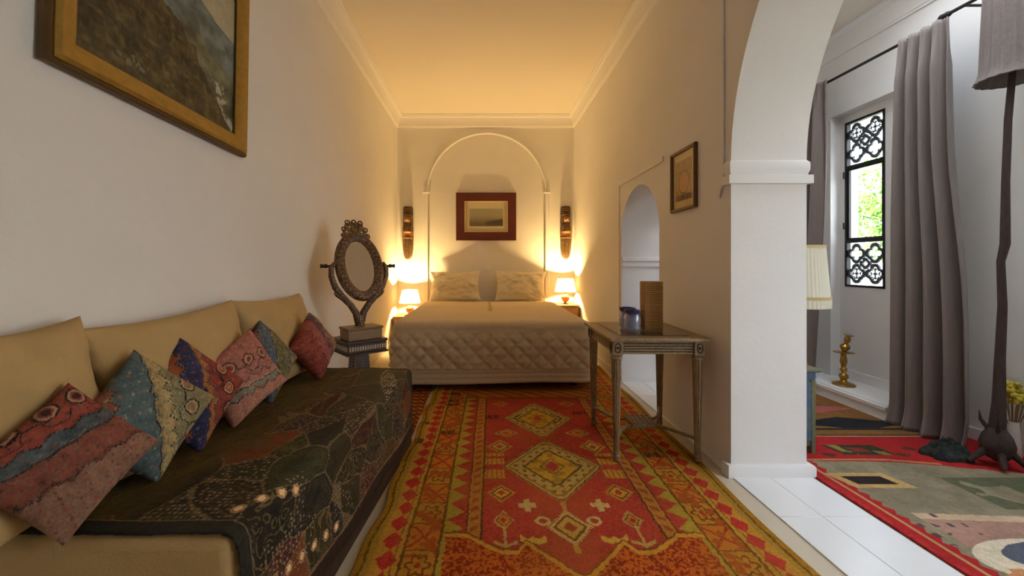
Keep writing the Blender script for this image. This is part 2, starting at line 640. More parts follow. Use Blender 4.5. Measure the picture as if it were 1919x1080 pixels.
# casement stiles of the middle light and hinges
mb = MB()
plate(mb, [[(-hw + .02, .425), (hw - .02, .425), (hw - .02, 1.06), (-hw + .02, 1.06)],
           [(-hw + .034, .439), (hw - .034, .439), (hw - .034, 1.046), (-hw + .034, 1.046)]], 0.02, wx)
mb.obj('casement', M['iron'], win)
for z in (0.52, 0.98):
    MB().tube([(-0.03, hw - .005, z), (-0.03, hw - .005, z + 0.06)], 0.008, 8).obj('hinge', M['iron'], win, smooth=40)
r4 = hw / 2 - 0.005
for k, z0 in enumerate((0.02, 1.09)):
    hgt = (0.375 if k == 0 else WH - .02 - 1.09)
    cz = [z0 + hgt * 0.27, z0 + hgt * 0.74]
    for j, zz in enumerate(cz):
        for sgn in (-1, 1):
            mb = MB()
            cy = sgn * hw * 0.46
            plate(mb, [quatre(cy, zz, r4 * 1.02), quatre(cy, zz, r4 * 0.68)], 0.014, wx)
            mb.obj('grille_ring', M['grille'], win)
            dense = (j == 0) if k == 0 else (j == 1)
            if dense:
                mb = MB()
                for q in range(4):
                    a = q * pi / 2
                    oy, oz = cy + 0.05 * cos(a), zz + 0.05 * sin(a)
                    mb.tube([(0.0, oy + .018 * cos(t), oz + .018 * sin(t)) for t in np.linspace(0, 2 * pi, 13)[:-1]], 0.005, 6, closed=True)
                mb.sphere((0, cy, zz), 0.014, 8)
                mb.box(-0.004, 0.004, cy - .05, cy + .05, zz - .004, zz + .004)
                mb.box(-0.004, 0.004, cy - .004, cy + .004, zz - .05, zz + .05)
                o = mb.obj('grille_rosette', M['grille'], win)
                o['kind'] = 'stuff'
    mb = MB()
    zm = (cz[0] + cz[1]) / 2
    plate(mb, [quatre(0, zm, 0.052), quatre(0, zm, 0.024)], 0.016, wx)
    mb.obj('grille_ring', M['grille'], win)

# second window of the side room, beside the camera and outside the picture
win2 = bpy.data.objects.new('window_2', None)
link(win2)
win2.location = (XW + 0.045, 0.55, 0.5)
struct(win2)
mb = MB()
holes = []
for i in range(2):
    for z0, z1 in ((.05, .45), (.49, 1.30), (1.34, 1.75)):
        a0 = -0.61 + i * 0.63
        holes.append([(a0, z0), (a0 + .59, z0), (a0 + .59, z1), (a0, z1)])
plate(mb, [[(-.65, 0), (.65, 0), (.65, 1.8), (-.65, 1.8)]] + holes, 0.05, wx)
mb.obj('window_frame', M['iron'], win2)
for hh in holes:
    MB().box(-0.002, 0.002, hh[0][0], hh[1][0], hh[0][1], hh[2][1]).obj('pane', M['glass'], win2)

# added glazed roof light, unseen, put in to brighten the side room
win3 = bpy.data.objects.new('added_roof_light', None)
link(win3)
win3.location = (2.5, 2.05, ZS)
struct(win3)
for sgn in (-1, 1):
    MB().box(sgn * .55 - .05, sgn * .55 + .05, -.95, .95, 0.15, .80).obj('curb', M['plaster'], win3)  # curb of the added roof light, raised to keep direct sun out
    MB().box(-.5, .5, sgn * .90 - .05, sgn * .90 + .05, 0.15, .80).obj('curb', M['plaster'], win3)
for i in range(2):
    MB().box(-.50, .50, -.85 + i * .86, -.01 + i * .86, .77, .775).obj('pane', M['glass'], win3)
MB().box(-.5, .5, -.012, .012, .755, .785).obj('glazing_bar', M['iron'], win3)

# ---- floor tiles of the threshold under the tall arch and of the low doorway
for i, (x0, x1) in enumerate(((1.335, 1.535), (1.5345, 1.765))):
    y = 2.235
    k = 0
    while y > -0.6:
        y0 = y - 0.40
        MB().box(x0, x1 - 0.002, y0 + 0.0015, y, -0.02, 0.006).obj('tile', M['tile'], floor, bevel=0.0015, seg=1)
        y = y0
for j in range(2):
    for i in range(2):
        MB().box(1.335 + i * .2, 1.532 + i * .2, 3.105 + j * .42, 3.521 + j * .42, -0.02, 0.006).obj('tile', M['tile'], floor, bevel=0.0015, seg=1)
for j in range(3):
    for i in range(4):
        MB().box(1.77 + i * .4, 2.167 + i * .4, 2.75 + j * .4 , 3.147 + j * .4, -0.02, 0.004).obj('tile', M['tile'], floor, bevel=0.0015, seg=1)

# ---- pillar base, capital, mouldings of the arch
PY = 2.20


def band_round(name, prof, y0=PY, x0=XR, x1=XR2, mat_='plaster_trim', y1=2.30):
    """moulding wrapped round the end of the arch wall; prof = (offset, z) outline"""
    path = []
    for (px, py), sd in (((x0, y1), (-1, 0, 0)), ((x0, y0), (-1, -1, 0)), ((x1, y0), (1, -1, 0)), ((x1, y1), (1, 0, 0))):
        path.append(((px, py, 0), sd, (0, 0, 1)))
    return struct(MB().sweep(path, prof).obj(name, M[mat_], smooth=40))


band_round('trim_pillar_base', [(0, 0), (0.03, 0), (0.03, 0.058), (0.024, 0.066), (0, 0.066)], y1=2.24)
band_round('trim_capital', [(0, 1.585), (0.022, 1.585), (0.022, 1.63), (0.004, 1.635), (0.012, 1.66), (0.012, 1.70), (0, 1.715)], y1=2.255)
# curled end of the capital on the room side
mb = MB().tube([(XR - 0.008, 2.262, 1.585), (XR - 0.01, 2.275, 1.578), (XR - 0.01, 2.29, 1.56), (XR - 0.008, 2.297, 1.535), (XR - 0.006, 2.297, 1.52)],
               [0.010, 0.010, 0.009, 0.008, 0.004], 8)
struct(mb.obj('trim_capital_scroll', M['plaster_trim'], smooth=60))
struct(MB().box(XR - 0.012, XR, 2.255, 2.285, 1.60, 3.02).obj('trim_arch_strip', M['plaster_trim'], bevel=0.005))
# moulding round the low doorway
mb = MB()
plate(mb, [[(3.02, 1.915), (3.02, 1.955), (4.03, 1.955), (4.03, 0), (3.995, 0), (3.995, 1.915)]], 0.014, lambda a, b, c: (XR - 0.005 + c, a, b))
struct(mb.obj('trim_doorway', M['plaster_trim']))
mb = MB()
mb.sweep([((XR, dy1, 0), (0, -1, 0), (0, 0, 1)), ((XR2, dy1, 0), (0, -1, 0), (0, 0, 1))],
         [(0, 1.12), (0.02, 1.125), (0.02, 1.17), (0.035, 1.18), (0.035, 1.20), (0, 1.215)])
struct(mb.obj('trim_doorway_impost', M['plaster_trim'], smooth=30))

# ---- cornices
cprof = [(0, 0), (0, -0.18), (0.012, -0.18), (0.014, -0.168), (0.022, -0.16), (0.03, -0.10), (0.055, -0.05), (0.075, -0.035), (0.085, -0.015), (0.095, -0.012), (0.095, 0)]
path = [((XL, YF, ZC), (1, 0, 0), (0, 0, 1)), ((XL, YB, ZC), (1, -1, 0), (0, 0, 1)), ((XR, YB, ZC), (-1, -1, 0), (0, 0, 1)), ((XR, YF, ZC), (-1, 0, 0), (0, 0, 1))]
struct(MB().sweep(path, cprof).obj('trim_cornice', M['plaster_trim'], smooth=25))
path = [((XR2, YS, ZS), (1, -1, 0), (0, 0, 1)), ((XW, YS, ZS), (-1, -1, 0), (0, 0, 1)), ((XW, YF, ZS), (-1, 0, 0), (0, 0, 1))]
struct(MB().sweep(path, cprof).obj('trim_cornice', M['plaster_trim'], smooth=25))

# ---- baseboards
struct(MB().box(XL, XL + 0.012, YF, YB, 0, 0.075).obj('baseboard_left', M['plaster_trim'], bevel=0.004))
struct(MB().box(XR - 0.012, XR, 4.03, YB, 0, 0.075).obj('baseboard_right', M['plaster_trim'], bevel=0.004))
struct(MB().box(XR - 0.012, XR, 2.245, 3.09, 0, 0.02).obj('baseboard_right', M['plaster_trim'], bevel=0.004))
struct(MB().box(XL, XR, YB - 0.012, YB, 0, 0.075).obj('baseboard_back', M['plaster_trim'], bevel=0.004))
struct(MB().box(XW - 0.014, XW, YF, 2.955, 0, 0.085).obj('baseboard_window_side', M['plaster_trim'], bevel=0.004))

# ---- shallow arch moulding on the back wall
BX, BR, BZ = 0.04, 0.87, 2.215
hp = [(0, 0), (0.028, 0), (0.026, 0.014), (0.014, 0.022), (0.002, 0.014)]
path = []
for i in range(49):
    a = pi * i / 48
    path.append(((BX + BR * cos(a), YB, BZ + BR * sin(a)), (cos(a), 0, sin(a)), (0, -1, 0)))
struct(MB().sweep(path, hp).obj('trim_arch_moulding', M['plaster_trim'], smooth=40))
for sx in (-1, 1):
    x = BX + sx * (BR + 0.03)
    mb = MB()
    plate(mb, [[(x - .03, 0.075), (x + .03, 0.075), (x + .03, BZ), (x - .03, BZ)]], 0.024, lambda a, b, c: (a, YB - 0.01 + c, b))
    struct(mb.obj('trim_pilaster', M['plaster_trim'], bevel=0.008))
    struct(MB().box(x - .05, x + .05, YB - .03, YB, BZ - 0.012, BZ + 0.012).obj('trim_pilaster_cap', M['plaster_trim'], bevel=0.008))

# ================================================================== OUTSIDE
tag(MB().box(9.5, 9.8, -6, 20, 0, 5.2).obj('garden_wall', M['gdn_wall']), 'white garden wall far outside the tall window', 'wall')
struct(MB().box(XW + 0.3, 12, -8, 22, -0.15, -0.02).obj('ground', M['ground']))
tree = thing('garden_tree', 'leafy green tree in the garden seen through the tall window', 'tree', (6.6, 6.55, -0.02))
MB().tube([(0, 0, 0), (0.03, 0.02, 0.8), (-0.02, 0, 1.6), (0.02, 0.03, 2.2)], [0.09, 0.075, 0.06, 0.03], 10).obj('trunk', M['trunk'], tree, smooth=60)
n = 4200
pp = rng.normal(size=(n, 3))
pp /= np.linalg.norm(pp, axis=1)[:, None]
pp *= (rng.random(n) ** 0.45)[:, None]
V = []
F = []
ctr = np.array([0, 0, 2.05]) + pp * np.array([0.62, 0.36, 0.78])
ctr = ctr + 0.12 * np.sin(ctr * 7 + 1)
d1 = rng.normal(size=(n, 3))
d1 /= np.linalg.norm(d1, axis=1)[:, None]
d2 = np.cross(d1, rng.normal(size=(n, 3)))
d2 /= np.linalg.norm(d2, axis=1)[:, None]
s = 0.035 + 0.03 * rng.random((n, 1))
V = np.stack([ctr - d1 * s, ctr + d2 * s * .45, ctr + d1 * s, ctr - d2 * s * .45], 1).reshape(-1, 3)
F = np.arange(4 * n).reshape(n, 4)
fo = fast_mesh('foliage', V, F, None, M['leaf'], tree, smooth=False)
fo['kind'] = 'stuff'

# ================================================================== PICTURES
def frame_ring(name, hw_, hh, prof, m, parent):
    """mitred picture frame in local X (width) / Z (height), facing -Y; prof = (inset from outer edge, depth towards viewer)"""
    path = []
    for sx, sz in ((-1, -1), (1, -1), (1, 1), (-1, 1)):
        path.append(((sx * hw_, 0, sz * hh), (-sx, 0, -sz), (0, -1, 0)))
    return MB().sweep(path, prof, closed=True).obj(name, m, parent, smooth=25)


def canvas_grid(name, x0, x1, z0, z1, y, col, m, parent):
    b, a = col.shape[:2]
    xs, zs = np.linspace(x0, x1, a), np.linspace(z0, z1, b)
    X, Z = np.meshgrid(xs, zs)
    return sheet(name, np.stack([X, np.full_like(X, y), Z], -1), col, m, parent, smooth=False)


# ---- large gilt-framed mountain landscape, left wall
pl = thing('framed_painting', 'large gilt-framed mountain landscape painting high on the left wall', 'painting', (XL + 0.012, 1.66, 2.16), pi / 2)
pl.rotation_euler = (0, radians(1.6), pi / 2)
frame_ring('frame', 0.475, 0.42, [(0, 0), (0, 0.035), (0.012, 0.045), (0.03, 0.04), (0.05, 0.035), (0.068, 0.022), (0.075, 0.02), (0.075, 0)], M['gold'], pl)
frame_ring('outer_moulding', 0.49, 0.435, [(0, 0), (0, 0.02), (0.006, 0.03), (0.0145, 0.03), (0.0145, 0)], M['gold_dark'], pl)
frame_ring('slip', 0.402, 0.347, [(0, 0.0), (0, 0.018), (0.006, 0.018), (0.006, 0)], M['gold_dark'], pl)
a, b = 260, 220
S, T = np.meshgrid(np.linspace(0, 1, a), np.linspace(0, 1, b))
n1 = vnoise(S * 14, T * 14, 3, 4)
n2 = vnoise(S * 40, T * 26, 5, 3)
col = np.zeros((b, a, 3))
col[:] = A(186, 178, 150)
sky = n1[..., None]
col = col * (0.8 + 0.3 * sky)
peak = np.interp(S, [0, .45, .62, .71, .82, 1.0], [.30, .62, .86, .755, .71, .66]) + 0.04 * (n1 - .5)
m_ = T < peak
put(col, m_, A(112, 124, 122))
col[m_] *= np.clip(1.8 * (n1[m_] - .05), .5, 1.5)[:, None]
mid = np.interp(S, [0, .5, .62, .75, .9, 1], [.3, .5, .58, .50, .42, .36]) + 0.12 * (n1 - .5)
m_ = (T < mid)
cm = A(110, 112, 88) * np.clip(2.0 * (n1[..., None] - .12), .3, 1.6) + A(60, 62, 50) * 0.3 * n2[..., None]
col[m_] = cm[m_]
# pale stream tumbling down at the right
st = np.abs(S - (0.86 + 0.35 * (0.22 - T) + 0.02 * np.sin(T * 32))) < 0.05 * (n2 > 0.5) + 0.012
m_ = st & (T < 0.30) & (n1 > 0.42)
put(col, m_, A(178, 174, 158))
# dark forested slope
edge = np.interp(S, [0, .375, .56, .60, .66, .68, .74, .80, .86, .925, 1.0], [.75, .56, .50, .42, .43, .34, .30, .21, .15, .07, -.02]) + 0.04 * (n2 - .5) + 0.05 * (n1 - .5)
m_ = T < edge
br = vnoise(S * 26 + T * 9, T * 34, 6, 3)
br2 = vnoise(S * 70, T * 30, 7, 2)
cm = A(74, 62, 40) * np.clip(1.9 * (n1[..., None] - .18), .25, 2) + A(96, 88, 46) * np.clip((br[..., None] - .5) * 2.2, 0, 1) + A(60, 66, 40) * np.clip((br2[..., None] - .55) * 2.5, 0, 1)
col[m_] = cm[m_]
m_ = (np.hypot((S - .26) * .8, (T - 0.09 + 0.25 * (S - .26)) * 1.6) < 0.06) & (n2 > 0.5) & (n1 > .45)
put(col, m_, A(108, 110, 96))
canvas_grid('canvas', -0.40, 0.40, -0.345, 0.345, -0.008, col, M['paint'], pl)

# ---- mahogany-framed picture over the bed
pm = thing('framed_picture', 'small landscape print in a wide mahogany frame above the bed', 'picture', (0.032, YB - 0.001, 1.855))
frame_ring('frame', 0.447, 0.356, [(0, 0), (0, 0.035), (0.008, 0.042), (0.12, 0.03), (0.128, 0.024), (0.128, 0)], M['mahogany'], pm)
frame_ring('slip', 0.321, 0.230, [(0, 0.0), (0, 0.027), (0.012, 0.025), (0.012, 0)], M['band'], pm)
a, b = 120, 90
S, T = np.meshgrid(np.linspace(0, 1, a), np.linspace(0, 1, b))
n1 = vnoise(S * 10, T * 10, 8, 4)
col = np.zeros((b, a, 3))
col[:] = A(198, 184, 150)
inn = (np.abs(S - .5) < 0.40) & (np.abs(T - .47) < 0.30)
cc = A(150, 142, 112)[None, None] * np.ones((b, a, 1))
g = np.clip((0.56 - T) / 0.3, 0, 1)[..., None]
cc = cc * (1 - g) + (A(96, 78, 48) * (0.5 + n1[..., None])) * g
dk = (T < 0.44 - 0.25 * np.abs(S - 0.95) + 0.08 * (n1 - .5)) & (S > 0.5)
cc[dk] = A(64, 56, 34) * 1.1
col[inn] = cc[inn]
canvas_grid('print', -0.31, 0.31, -0.22, 0.22, -0.012, col, M['print'], pm)

# ---- small framed print on the arch wall
ps = thing('framed_picture', 'small upright print in a brown frame on the wall beside the arch', 'picture', (XR - 0.002, 2.705, 1.713), -pi / 2)
frame_ring('frame', 0.165, 0.205, [(0, 0), (0, 0.018), (0.006, 0.024), (0.016, 0.02), (0.022, 0.012), (0.022, 0)], M['brownwood'], ps)
S, T = np.meshgrid(np.linspace(0, 1, 90), np.linspace(0, 1, 120))
n1 = vnoise(S * 12, T * 14, 21, 4)
col = np.zeros((120, 90, 3))
col[:] = A(206, 180, 124)
inn = (np.abs(S - .5) < 0.37) & (T > 0.13) & (T < 0.86)
cc = A(168, 134, 78) * (0.7 + 0.6 * n1[..., None])
ring = np.hypot(S - .5, (T - .46) * 1.15)
cc[(ring < 0.22)] = A(190, 136, 66)
cc[np.abs(ring - 0.23) < 0.02] = A(130, 96, 52)
cc[(T < 0.24)] = (A(120, 92, 54) * (0.7 + 0.5 * n1[..., None]))[T < 0.24]
cc[np.hypot(S - .45, T - .2) < 0.035] = A(60, 42, 26)
cc[np.abs(T - 0.66) < 0.008] = A(130, 100, 56)
col[inn] = cc[inn]
canvas_grid('print', -0.145, 0.145, -0.185, 0.185, -0.006, col, M['print'], ps)


# ================================================================== CARVED FIGURES
def carved(name, label, x, z0, flip):
    a, b = 48, 190
    H, Wd = 0.78, 0.155
    u, v = np.meshgrid(np.linspace(-1, 1, a), np.linspace(0, 1, b))
    # half-width of the log along its height
    wv = np.interp(v[:, 0], [0, .03, .08, .2, .38, .42, .6, .64, .72, .80, .86, .97, 1], [.30, .62, .84, .98, 1.0, 1.04, 1.0, .9, .96, .9, .95, .92, .8])
    dep = 0.085 * np.sqrt(np.clip(1 - np.abs(u) ** 2.4, 0, 1)) * (0.75 + 0.25 * wv[:, None])

    def blob(cu, cv, su, sv, h):
        return h * np.exp(-((u - cu) / su) ** 2 - ((v - cv) / sv) ** 2)
    hgt = dep.copy()
    hgt += blob(0, .75, .55, .045, .035) + blob(0, .745, .12, .02, .018)              # face and nose
    hgt -= blob(-.28, .762, .14, .009, .012) + blob(.28, .762, .14, .009, .012) + blob(0, .715, .22, .006, .008)
    hgt += blob(0, .84, .8, .012, .018) + blob(0, .93, .6, .035, .012)                # headdress
    hgt -= 0.012 * (np.abs(v - .865) < .006) + 0.012 * (np.abs(v - .90) < .006) + blob(0, .685, .8, .012, .018)
    for s_ in (-1, 1):
        hgt += blob(s_ * .72, .60, .2, .07, .02) + blob(s_ * .40 * flip, .52, .45, .02, .025)   # arms
    hgt += blob(0, .57, .4, .03, .014)
    hgt += 0.006 * np.sin(u * 16) * (v < .40) + 0.007 * (np.abs(v - .405) < .012)
    hgt -= 0.010 * (np.abs(v - .43) < .005)
    hgt += 0.010 * (vnoise(u * 6 + 9, v * 30, 31, 3) - .5)
    hgt = np.clip(hgt, 0.004, 1)
    hgt[:, 0] = hgt[:, -1] = 0
    X = u * wv[:, None] * Wd / 2
    Pn = np.stack([X, -hgt, v * H], -1)
    nz = vnoise(u * 5, v * 24, 41, 3)[..., None]
    col = A(122, 88, 46) * (0.45 + 0.9 * nz)
    gold = np.clip((hgt - 0.088) / 0.03, 0, 1)[..., None] * 0.7
    col = col * (1 - gold) + A(206, 160, 80) * gold
    mm = (np.abs(u) < .55) & (np.abs(v - .75) < .045)
    col[mm] = (A(178, 136, 84) * (0.6 + 0.5 * nz))[mm]
    for ue in (-.26, .26):
        col[(np.abs(u - ue) < .13) & (np.abs(v - .764) < .007)] = A(40, 26, 16)
    col[(np.abs(u) < .2) & (np.abs(v - .718) < .005)] = A(60, 30, 18)
    mm = (v > .83) & (((v * 26) % 1) < .45)
    col[mm] = (A(66, 46, 26) * (0.6 + 0.6 * nz))[mm]
    mm = (v < .39) & ((((v * 22 + np.abs(u) * 1.6) % 1) < .4) | (np.abs(np.abs(u) - .35) < .05))
    col[mm] = (A(76, 58, 30) * (0.5 + 0.7 * nz))[mm]
    mm = (v > .55) & (v < .68) & (((np.abs(u) * 3.2 + v * 14) % 1) < .35)
    col[mm] = (A(64, 42, 24) * (0.6 + 0.6 * nz))[mm]
    mm = (v < .52) & (v > .44)
    col[mm] = (A(170, 108, 48) * (0.5 + 0.7 * nz))[mm]
    col[(np.abs(v - .41) < .02)] *= 1.5
    o = sheet(name, Pn, col, M['carved'], None, drop=(0, 0.01, 0))
    o.location = (x, YB - 0.012, z0)
    tag(o, label, 'carving', 'carved figures beside the bed arch')
    return o


carved('carved_figure', 'carved wooden figure hanging above the lamp nearest the oval mirror', -1.13, 1.22, 1)
carved('carved_figure', 'carved wooden figure hanging on the doorway side of the bed', 1.215, 1.225, -1)

# small round plaster rosette between the pillows
ro = MB().lathe([(0.0, 0), (0.045, 0), (0.045, 0.008), (0.036, 0.014), (0.022, 0.012), (0.018, 0.018), (0.001, 0.02)], 20,
                Matrix.Translation((0.045, YB, 1.09)) @ Matrix.Rotation(pi / 2, 4, 'X')).obj('wall_rosette', M['plaster_trim'], smooth=40)
tag(ro, 'small round rosette on the wall between the bed pillows', 'wall fitting')

# ================================================================== BED
BXL, BXR, BYF, BYH, BZT = -0.84, 0.98, 3.65, 5.98, 0.625
bed = thing('bed', 'wide double bed against the back wall', 'bed', (0.07, 4.8, 0))
hwb = (BXR - BXL) / 2
MB().box(-hwb + .06, hwb - .06, BYF + .07 - 4.8, BYH - 4.8, 0.13, 0.33).obj('bed_base', M['darkwood'], bed, bevel=0.01)
MB().box(-hwb + .04, hwb - .04, BYF + .05 - 4.8, BYH - 4.8, 0.33, 0.60).obj('mattress', M['linen'], bed, bevel=0.04, seg=4)
for sx in (-1, 1):
    for yy in (BYF + .16 - 4.8, BYH - .12 - 4.8):
        MB().lathe([(0.03, 0.014 if yy < 0 else 0), (0.036, 0.02), (0.04, 0.13)], 14, Matrix.Translation((sx * (hwb - .14), yy, 0))).obj('leg', M['darkwood'], bed, smooth=40)

# bedspread: quilted skirt on three sides, smooth top
ds = 0.0125
rc = 0.10
pts = []


def u_path(inset, n_side, n_cor, n_front):
    x0, x1, yf = BXL + inset, BXR - inset, BYF + inset
    r = max(rc - inset, 0.02)
    P_ = []
    for i in range(n_side):
        P_.append((x0, BYH - 0.35 - (BYH - 0.35 - yf - r) * i / n_side))
    for i in range(n_cor):
        t = pi / 2 * i / n_cor
        P_.append((x0 + r - r * cos(t), yf + r - r * sin(t)))
    for i in range(n_front):
        P_.append((x0 + r + (x1 - x0 - 2 * r) * i / n_front, yf))
    for i in range(n_cor):
        t = pi / 2 * i / n_cor
        P_.append((x1 - r + r * sin(t), yf + r - r * cos(t)))
    for i in range(n_side + 1):
        P_.append((x1, yf + r + (BYH - 0.35 - yf - r) * i / n_side))
    return np.array(P_)


base = u_path(0, 130, 12, 130)
N_ = len(base)
seg = np.r_[0, np.cumsum(np.hypot(*np.diff(base, axis=0).T))]
tan = np.gradient(base, axis=0)
nrm = np.stack([-tan[:, 1], tan[:, 0]], 1) * -1
nrm /= np.linalg.norm(nrm, axis=1)[:, None]
cen = np.array([0.07, 5.0])
if ((base[N_ // 2] + nrm[N_ // 2] * .1)[1] > base[N_ // 2][1]):
    nrm = -nrm
sfront = seg - seg[N_ // 2]
rows = []
HEM = 0.075
zs = np.r_[np.linspace(HEM, BZT - 0.05, 52)]
for z in zs:
    cell = 0.145
    p, q = (sfront + (z - .2)) / cell, (sfront - (z - .2)) / cell
    dia = np.minimum(np.abs(np.sin(pi * p / 1)), np.abs(np.sin(pi * q / 1)))
    zz = z - HEM
    wrk = vnoise(sfront * 9 + 40, np.full(N_, z * 22), 4, 3) - .5
    if zz < 0.135:
        bandp = abs(sin(pi * zz / 0.045))
        d = 0.010 * bandp ** 0.6 + 0.006 * wrk
    else:
        fade = np.clip((BZT - 0.07 - z) / 0.10, 0, 1)
        d = (0.032 * dia ** 0.5) * fade + 0.012 * wrk
    flare = 0.012 * (BZT - z) / BZT + 0.008 * np.sin(sfront * 5.2 + 1) * (BZT - z)
    pos = base + nrm * (d + flare)[:, None]
    zoff = 0.012 * np.sin(sfront * 3.1) * max(0, 1 - zz / .2)
    rows.append(np.c_[pos, np.full(N_, z) + zoff])
for t in np.linspace(0.12, 1, 8):
    a_ = t * pi / 2
    pos = u_path(0.05 * (1 - cos(a_)), 130, 12, 130)
    rows.append(np.c_[pos, np.full(N_, BZT - 0.05 + 0.05 * sin(a_))])
mx_in = hwb - 0.02
for ins in np.linspace(0.06, mx_in, 46):
    pos = u_path(ins, 130, 12, 130)
    k = 0.012 * (vnoise(pos[:, 0] * 5 + 20, pos[:, 1] * 5, 6, 3) - .5) + 0.010 * np.exp(-((pos[:, 1] - 4.9) / 0.03) ** 2) * 0.6
    rows.append(np.c_[pos, BZT + k + 0.004])
Pq = np.stack(rows, 0)
q = sheet('bedspread', Pq, None, M['quilt'])
so = q.modifiers.new('thick', 'SOLIDIFY')
so.thickness = 0.012
so.offset = 1
tag(q, 'cream diamond-quilted bedspread covering the bed down to the floor', 'bedspread')
# white sheet hanging out at the doorway side
sp = []
for i in range(30):
    for j in range(12):
        y = 3.95 + 1.6 * i / 29
        t = j / 11
        sp.append((BXR + 0.035 + 0.05 * t + 0.012 * sin(i * 1.1) * t, y, 0.52 - 0.30 * t + 0.02 * sin(i * .7)))
sh = sheet('sheet_edge', np.array(sp).reshape(30, 12, 3) - np.array([0.07, 4.8, 0]), None, M['linen'], bed)
sh.modifiers.new('thick', 'SOLIDIFY').thickness = 0.006


# ================================================================== PILLOWS AND CUSHIONS
def pillow(name, m, wid, hei, th, label, cat, group, colfn=None, n=40, ear=0.06, seed=1, crumple=0.012):
    g = np.linspace(-1, 1, n)
    g = np.sign(g) * np.abs(g) ** 0.85
    U, Vv = np.meshgrid(g, g)
    pinch = 1 - ear * (1 - U ** 2) * 1.0
    pinch2 = 1 - ear * (1 - Vv ** 2) * 1.0
    X = U * wid / 2 * np.where(True, 1 - ear * (1 - Vv ** 2) * np.abs(U), 1)
    Y = Vv * hei / 2 * (1 - ear * (1 - U ** 2) * np.abs(Vv))
    prof = (np.clip(1 - np.abs(U) ** 2.6, 0, 1) * np.clip(1 - np.abs(Vv) ** 2.6, 0, 1)) ** 0.42
    nz = (vnoise(U * 2.2 + 11, Vv * 2.2 + 5, seed, 3) - .5)
    Zf = prof * (th / 2 + crumple * 2.4 * nz)
    Zb = -prof * (th / 2 + crumple * 1.5 * nz)
    top = np.stack([X, Y, Zf], -1).reshape(-1, 3)
    bot = np.stack([X, Y, Zb], -1).reshape(-1, 3)
    idx = np.arange(n * n).reshape(n, n)
    bi = idx + n * n
    bi2 = bi.copy()
    bi2[0], bi2[-1], bi2[:, 0], bi2[:, -1] = idx[0], idx[-1], idx[:, 0], idx[:, -1]
    F1 = np.stack([idx[:-1, :-1], idx[:-1, 1:], idx[1:, 1:], idx[1:, :-1]], -1).reshape(-1, 4)
    F2 = np.stack([bi2[:-1, :-1], bi2[1:, :-1], bi2[1:, 1:], bi2[:-1, 1:]], -1).reshape(-1, 4)
    V = np.concatenate([top, bot])
    F = np.concatenate([F1, F2])
    used = np.unique(F)
    remap = np.zeros(len(V), int)
    remap[used] = np.arange(len(used))
    col = None
    if colfn:
        c = colfn(U, Vv).reshape(-1, 3)
        col = np.concatenate([c, c])[used]
    o = fast_mesh(name, V[used], remap[F], col, m)
    return tag(o, label, cat, group)


def orient(o, c, nrm_, rot=0.0):
    """local Z -> nrm_, local Y as near to world up as possible, then turned by rot about the normal"""
    nv = Vector(nrm_).normalized()
    up = (Vector((0, 0, 1)) - nv * nv.z).normalized()
    xa = up.cross(nv)
    R = Matrix((xa, up, nv)).transposed().to_4x4()
    o.matrix_world = Matrix.Translation(c) @ R @ Matrix.Rotation(rot, 4, 'Z')
    return o


for (cx, wd, lab, sd, rt) in ((-0.42, 0.75, 'white bed pillow propped against the wall on the mirror side', 3, 0.02),
                              (0.53, 0.75, 'white bed pillow propped against the wall on the doorway side', 5, -0.02)):
    p = pillow('bed_pillow', M['linen'], wd, 0.46, 0.17, lab, 'pillow', 'white bed pillows', n=60, ear=0.10, seed=sd, crumple=0.05)
    orient(p, (cx, 5.87, BZT + 0.205), (0, -0.93, 0.36), rt)


# ================================================================== NIGHTSTANDS AND LAMPS
def nightstand(label, x0, x1, y0, y1, h):
    t = thing('nightstand', label, 'nightstand', ((x0 + x1) / 2, (y0 + y1) / 2, 0), 0, 'bedside stands')
    hx, hy = (x1 - x0) / 2, (y1 - y0) / 2
    MB().box(-hx, hx, -hy, hy, h - 0.025, h).obj('top', M['nightwood'], t, bevel=0.006)
    MB().box(-hx + .015, hx - .015, -hy + .015, hy - .005, 0.10, h - 0.025).obj('body', M['nightwood'], t, bevel=0.004)
    d = MB().box(-hx + .03, hx - .03, -hy + .004, -hy + .016, h - .17, h - .04).obj('drawer', M['nightwood'], t, bevel=0.004)
    MB().sphere((0, -hy - .008, h - .105), 0.014, 10).obj('knob', M['brass'], d, smooth=60)
    for sx in (-1, 1):
        for sy in (-1, 1):
            MB().box(sx * (hx - .035) - .018, sx * (hx - .035) + .018, sy * (hy - .035) - .018, sy * (hy - .035) + .018, 0, 0.10).obj('leg', M['nightwood'], t, bevel=0.004)
    return t


